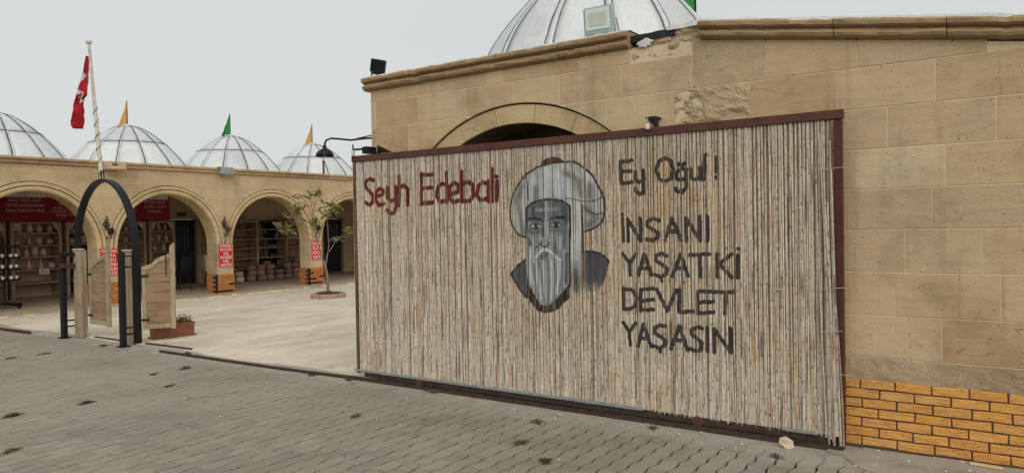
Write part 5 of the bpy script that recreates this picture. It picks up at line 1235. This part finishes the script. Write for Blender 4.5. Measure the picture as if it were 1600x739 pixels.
for p, n in cl:
    for k in range(n):
        o = put('leaf', random.choice(lv), tr, p+Vector((random.gauss(0, .045), random.gauss(0, .045), random.gauss(0, .03))), (random.uniform(-.5, .5), random.uniform(-1.0, .45), random.uniform(0, 6.28)))
        s = random.uniform(.125, .2); o.scale = (s, s, s)
kb = thing('tree_ring', (TX, TY, .004), 'pinkish kerb stone ring round the foot of the courtyard tree', 'kerb ring')
for k in range(6):
    a = k*math.pi/3+.35; t = np.linspace(a+.02, a+math.pi/3-.02, 5)
    pl = [(.40*math.cos(q), .40*math.sin(q)) for q in t]+[(.31*math.cos(q), .31*math.sin(q)) for q in t[::-1]]
    part('kerb_stone', xf(prism(pl, .10, .018), lambda u, v, w: (u, v, w+.10)), 'kerb_pink', kb, (TX, TY, .004))
part('soil', lathe([(.31, 0), (.31, .05), (.05, .06)], 18), 'soil', kb, (TX, TY, .004))
V, F = [], []
for i in range(420):
    a, q = random.uniform(0, 6.28), .29*math.sqrt(random.random()); x, y = q*math.cos(a), q*math.sin(a); h = random.uniform(.05, .14); s = random.uniform(.025, .05); d = random.uniform(0, 6.28); b_ = len(V)
    c, s_ = math.cos(d)*s, math.sin(d)*s
    V += [(x, y, h), (x+c*.5-s_*.35, y+s_*.5+c*.35, h+random.uniform(0, .02)), (x+c, y+s_, h+random.uniform(-.03, .02)), (x+c*.5+s_*.35, y+s_*.5-c*.35, h+random.uniform(0, .02))]; F.append((b_, b_+1, b_+2, b_+3))
tag(part('ground_cover', (V, F), 'ground_leaf', None, (TX, TY, 0)), kind='stuff')

b_ = rough_block([(-.055, -.04), (.055, -.04), (.055, .04), (-.055, .04)], .09, .02)
rk = [(a, b, c) for a, b, c in [(u*(1-.2*(v > 0)), w+.045, v+.03+.25*u) for u, v, w in b_[0]]]
rk = [(a*.72, b*.72, c*.62) for a, b, c in rk]
tag(part('broken_stone', rotz((rk, b_[1]), rad(62)), 'pale_rubble', None, (5.43, 1.46, .008)), 'lump of pale broken stone on the ground before the right end of the gate', 'stone')
tag(part('wood_offcut', rotz(box(-.09, .09, -.02, .02, 0, .016, .004), rad(84)), 'pale_stone', None, (5.61, .27, .008)), 'short pale offcut lying against the brick plinth at lower right', 'offcut')
V, F = [], []
for i in range(420):
    if random.random() < .6: x, y = random.gauss(5.30, .16), random.uniform(.1, 5.9)
    elif random.random() < .5: x, y = random.uniform(5.48, 5.66), random.uniform(-.4, 1.1)
    else: x, y = random.uniform(3.2, 5.4), random.uniform(2.4, 9.5)
    if x > 5.66 or (x > 5.48 and y > 1): continue
    s = random.uniform(.002, .006) if random.random() < .9 else random.uniform(.008, .016); b_ = len(V); k = random.uniform(0, 6)
    V += [(x+s*math.cos(k+q)*random.uniform(.7, 1.3), y+s*math.sin(k+q)*random.uniform(.7, 1.3), .008) for q in (0, 1.6, 3.1, 4.7)]+[(x, y, .008+s*.7)]
    F += [(b_+q, b_+(q+1) % 4, b_+4) for q in range(4)]
tag(part('plaster_chips', (V, F), 'pale_rubble'), kind='stuff')

def weed(x, y, l, w, h, n, ang_, label, mat='weed_leaf'):
    V, F = [], []
    for i in range(n):
        u, v = random.gauss(0, .34)*l, random.gauss(0, .34)*w; a = random.uniform(0, 6.28); s = random.uniform(.015, .05); hh = h*random.uniform(.1, 1)*math.exp(-(u/l)**2*2); b_ = len(V); ww = random.uniform(.003, .008)
        c, d = math.cos(a), math.sin(a)
        V += [(u, v, .002), (u+c*s*.5-d*ww, v+d*s*.5+c*ww, hh), (u+c*s, v+d*s, hh*random.uniform(.3, 1.1)), (u+c*s*.5+d*ww, v+d*s*.5-c*ww, hh)]; F.append((b_, b_+1, b_+2, b_+3))
    st = [tube([(-l*.8, 0, .003), (0, 0, .008), (l*.8, w*.2, .003)], .003, 4)]
    vf = rotz(join((V, F), *st), ang_)
    return tag(part('weed_tuft', vf, mat, None, (x, y, .004)), label, 'weed', 'dry weeds sprouting between the pavers')
for a in ((2.84, 7.38, .12, .045, .03, 130, .1, 'bushy weed tuft at the left edge, halfway down the pavers'), (3.43, 7.31, .09, .03, .025, 80, .1, 'weed tuft right of the bushy one at the left edge'), (2.37, 6.19, .09, .05, .02, 70, .3, 'flat brown weed tuft nearest the bottom left corner'),
 (4.92, 8.11, .10, .05, .03, 90, .2, 'round weed tuft on the pavers below the terracotta planter'), (5.30, 10.75, .08, .05, .03, 80, .4, 'weed tuft at the foot of the two gate posts'), (5.52, 9.05, .09, .04, .03, 80, 1.4, 'weed tuft growing behind the near end of the ground track'),
 (5.07, 3.33, .10, .06, .012, 60, .4, 'flat brown weed on the pavers under the portrait'), (4.51, 3.11, .07, .04, .015, 70, .3, 'dark twisted weed between the flat brown one and the front edge'), (4.24, 2.73, .06, .04, .018, 80, .3, 'small dark weed at the front edge of the pavers'),
 (5.13, 1.45, .05, .05, .03, 40, .9, 'dark weed sprouting in a wide joint near the broken stone'), (5.36, 2.45, .06, .03, .02, 50, .4, 'weed in a cracked joint close to the foot of the gate'), (5.46, 4.8, .09, .03, .02, 70, 1.5, 'weed patch against the track below the red lettering'), (4.42, 4.75, .10, .05, .008, 40, .3, 'faint flattened weed in front of the red lettering'),
 (4.16, 10.81, .10, .05, .02, 60, .2, 'weed patch at the left edge nearest the rusty pipe'), (4.55, 10.79, .13, .04, .015, 60, .1, 'long thin weed left of the gate posts'), (4.28, 7.35, .08, .03, .015, 50, .2, 'small weed in the middle of the left pavers'), (4.53, 8.11, .06, .03, .012, 40, .2, 'small weed left of the round one below the planter'), (5.42, 6.5, .08, .03, .02, 60, 1.5, 'weed beside the track near the far end of the gate'), (5.44, 5.95, .07, .04, .02, 60, 1.2, 'weed at the foot of the far end of the gate')): weed(*a)
# fallen leaves and straw scraps scattered over the pavers
V, F = [], []
for i in range(260):
    x = random.uniform(1.8, 5.35); y = random.uniform(2.0, 13.5) if random.random() < .6 else random.uniform(9.5, 13.5)
    s = random.uniform(.006, .022); a = random.uniform(0, 6.28); c, d = math.cos(a)*s, math.sin(a)*s; b_ = len(V)
    V += [(x, y, .005), (x+c-d*.3, y+d+c*.3, .009), (x+2*c, y+2*d, .006), (x+c+d*.3, y+d-c*.3, .008)]; F.append((b_, b_+1, b_+2, b_+3))
tag(part('leaf_litter', (V, F), 'weed_leaf'), kind='stuff')
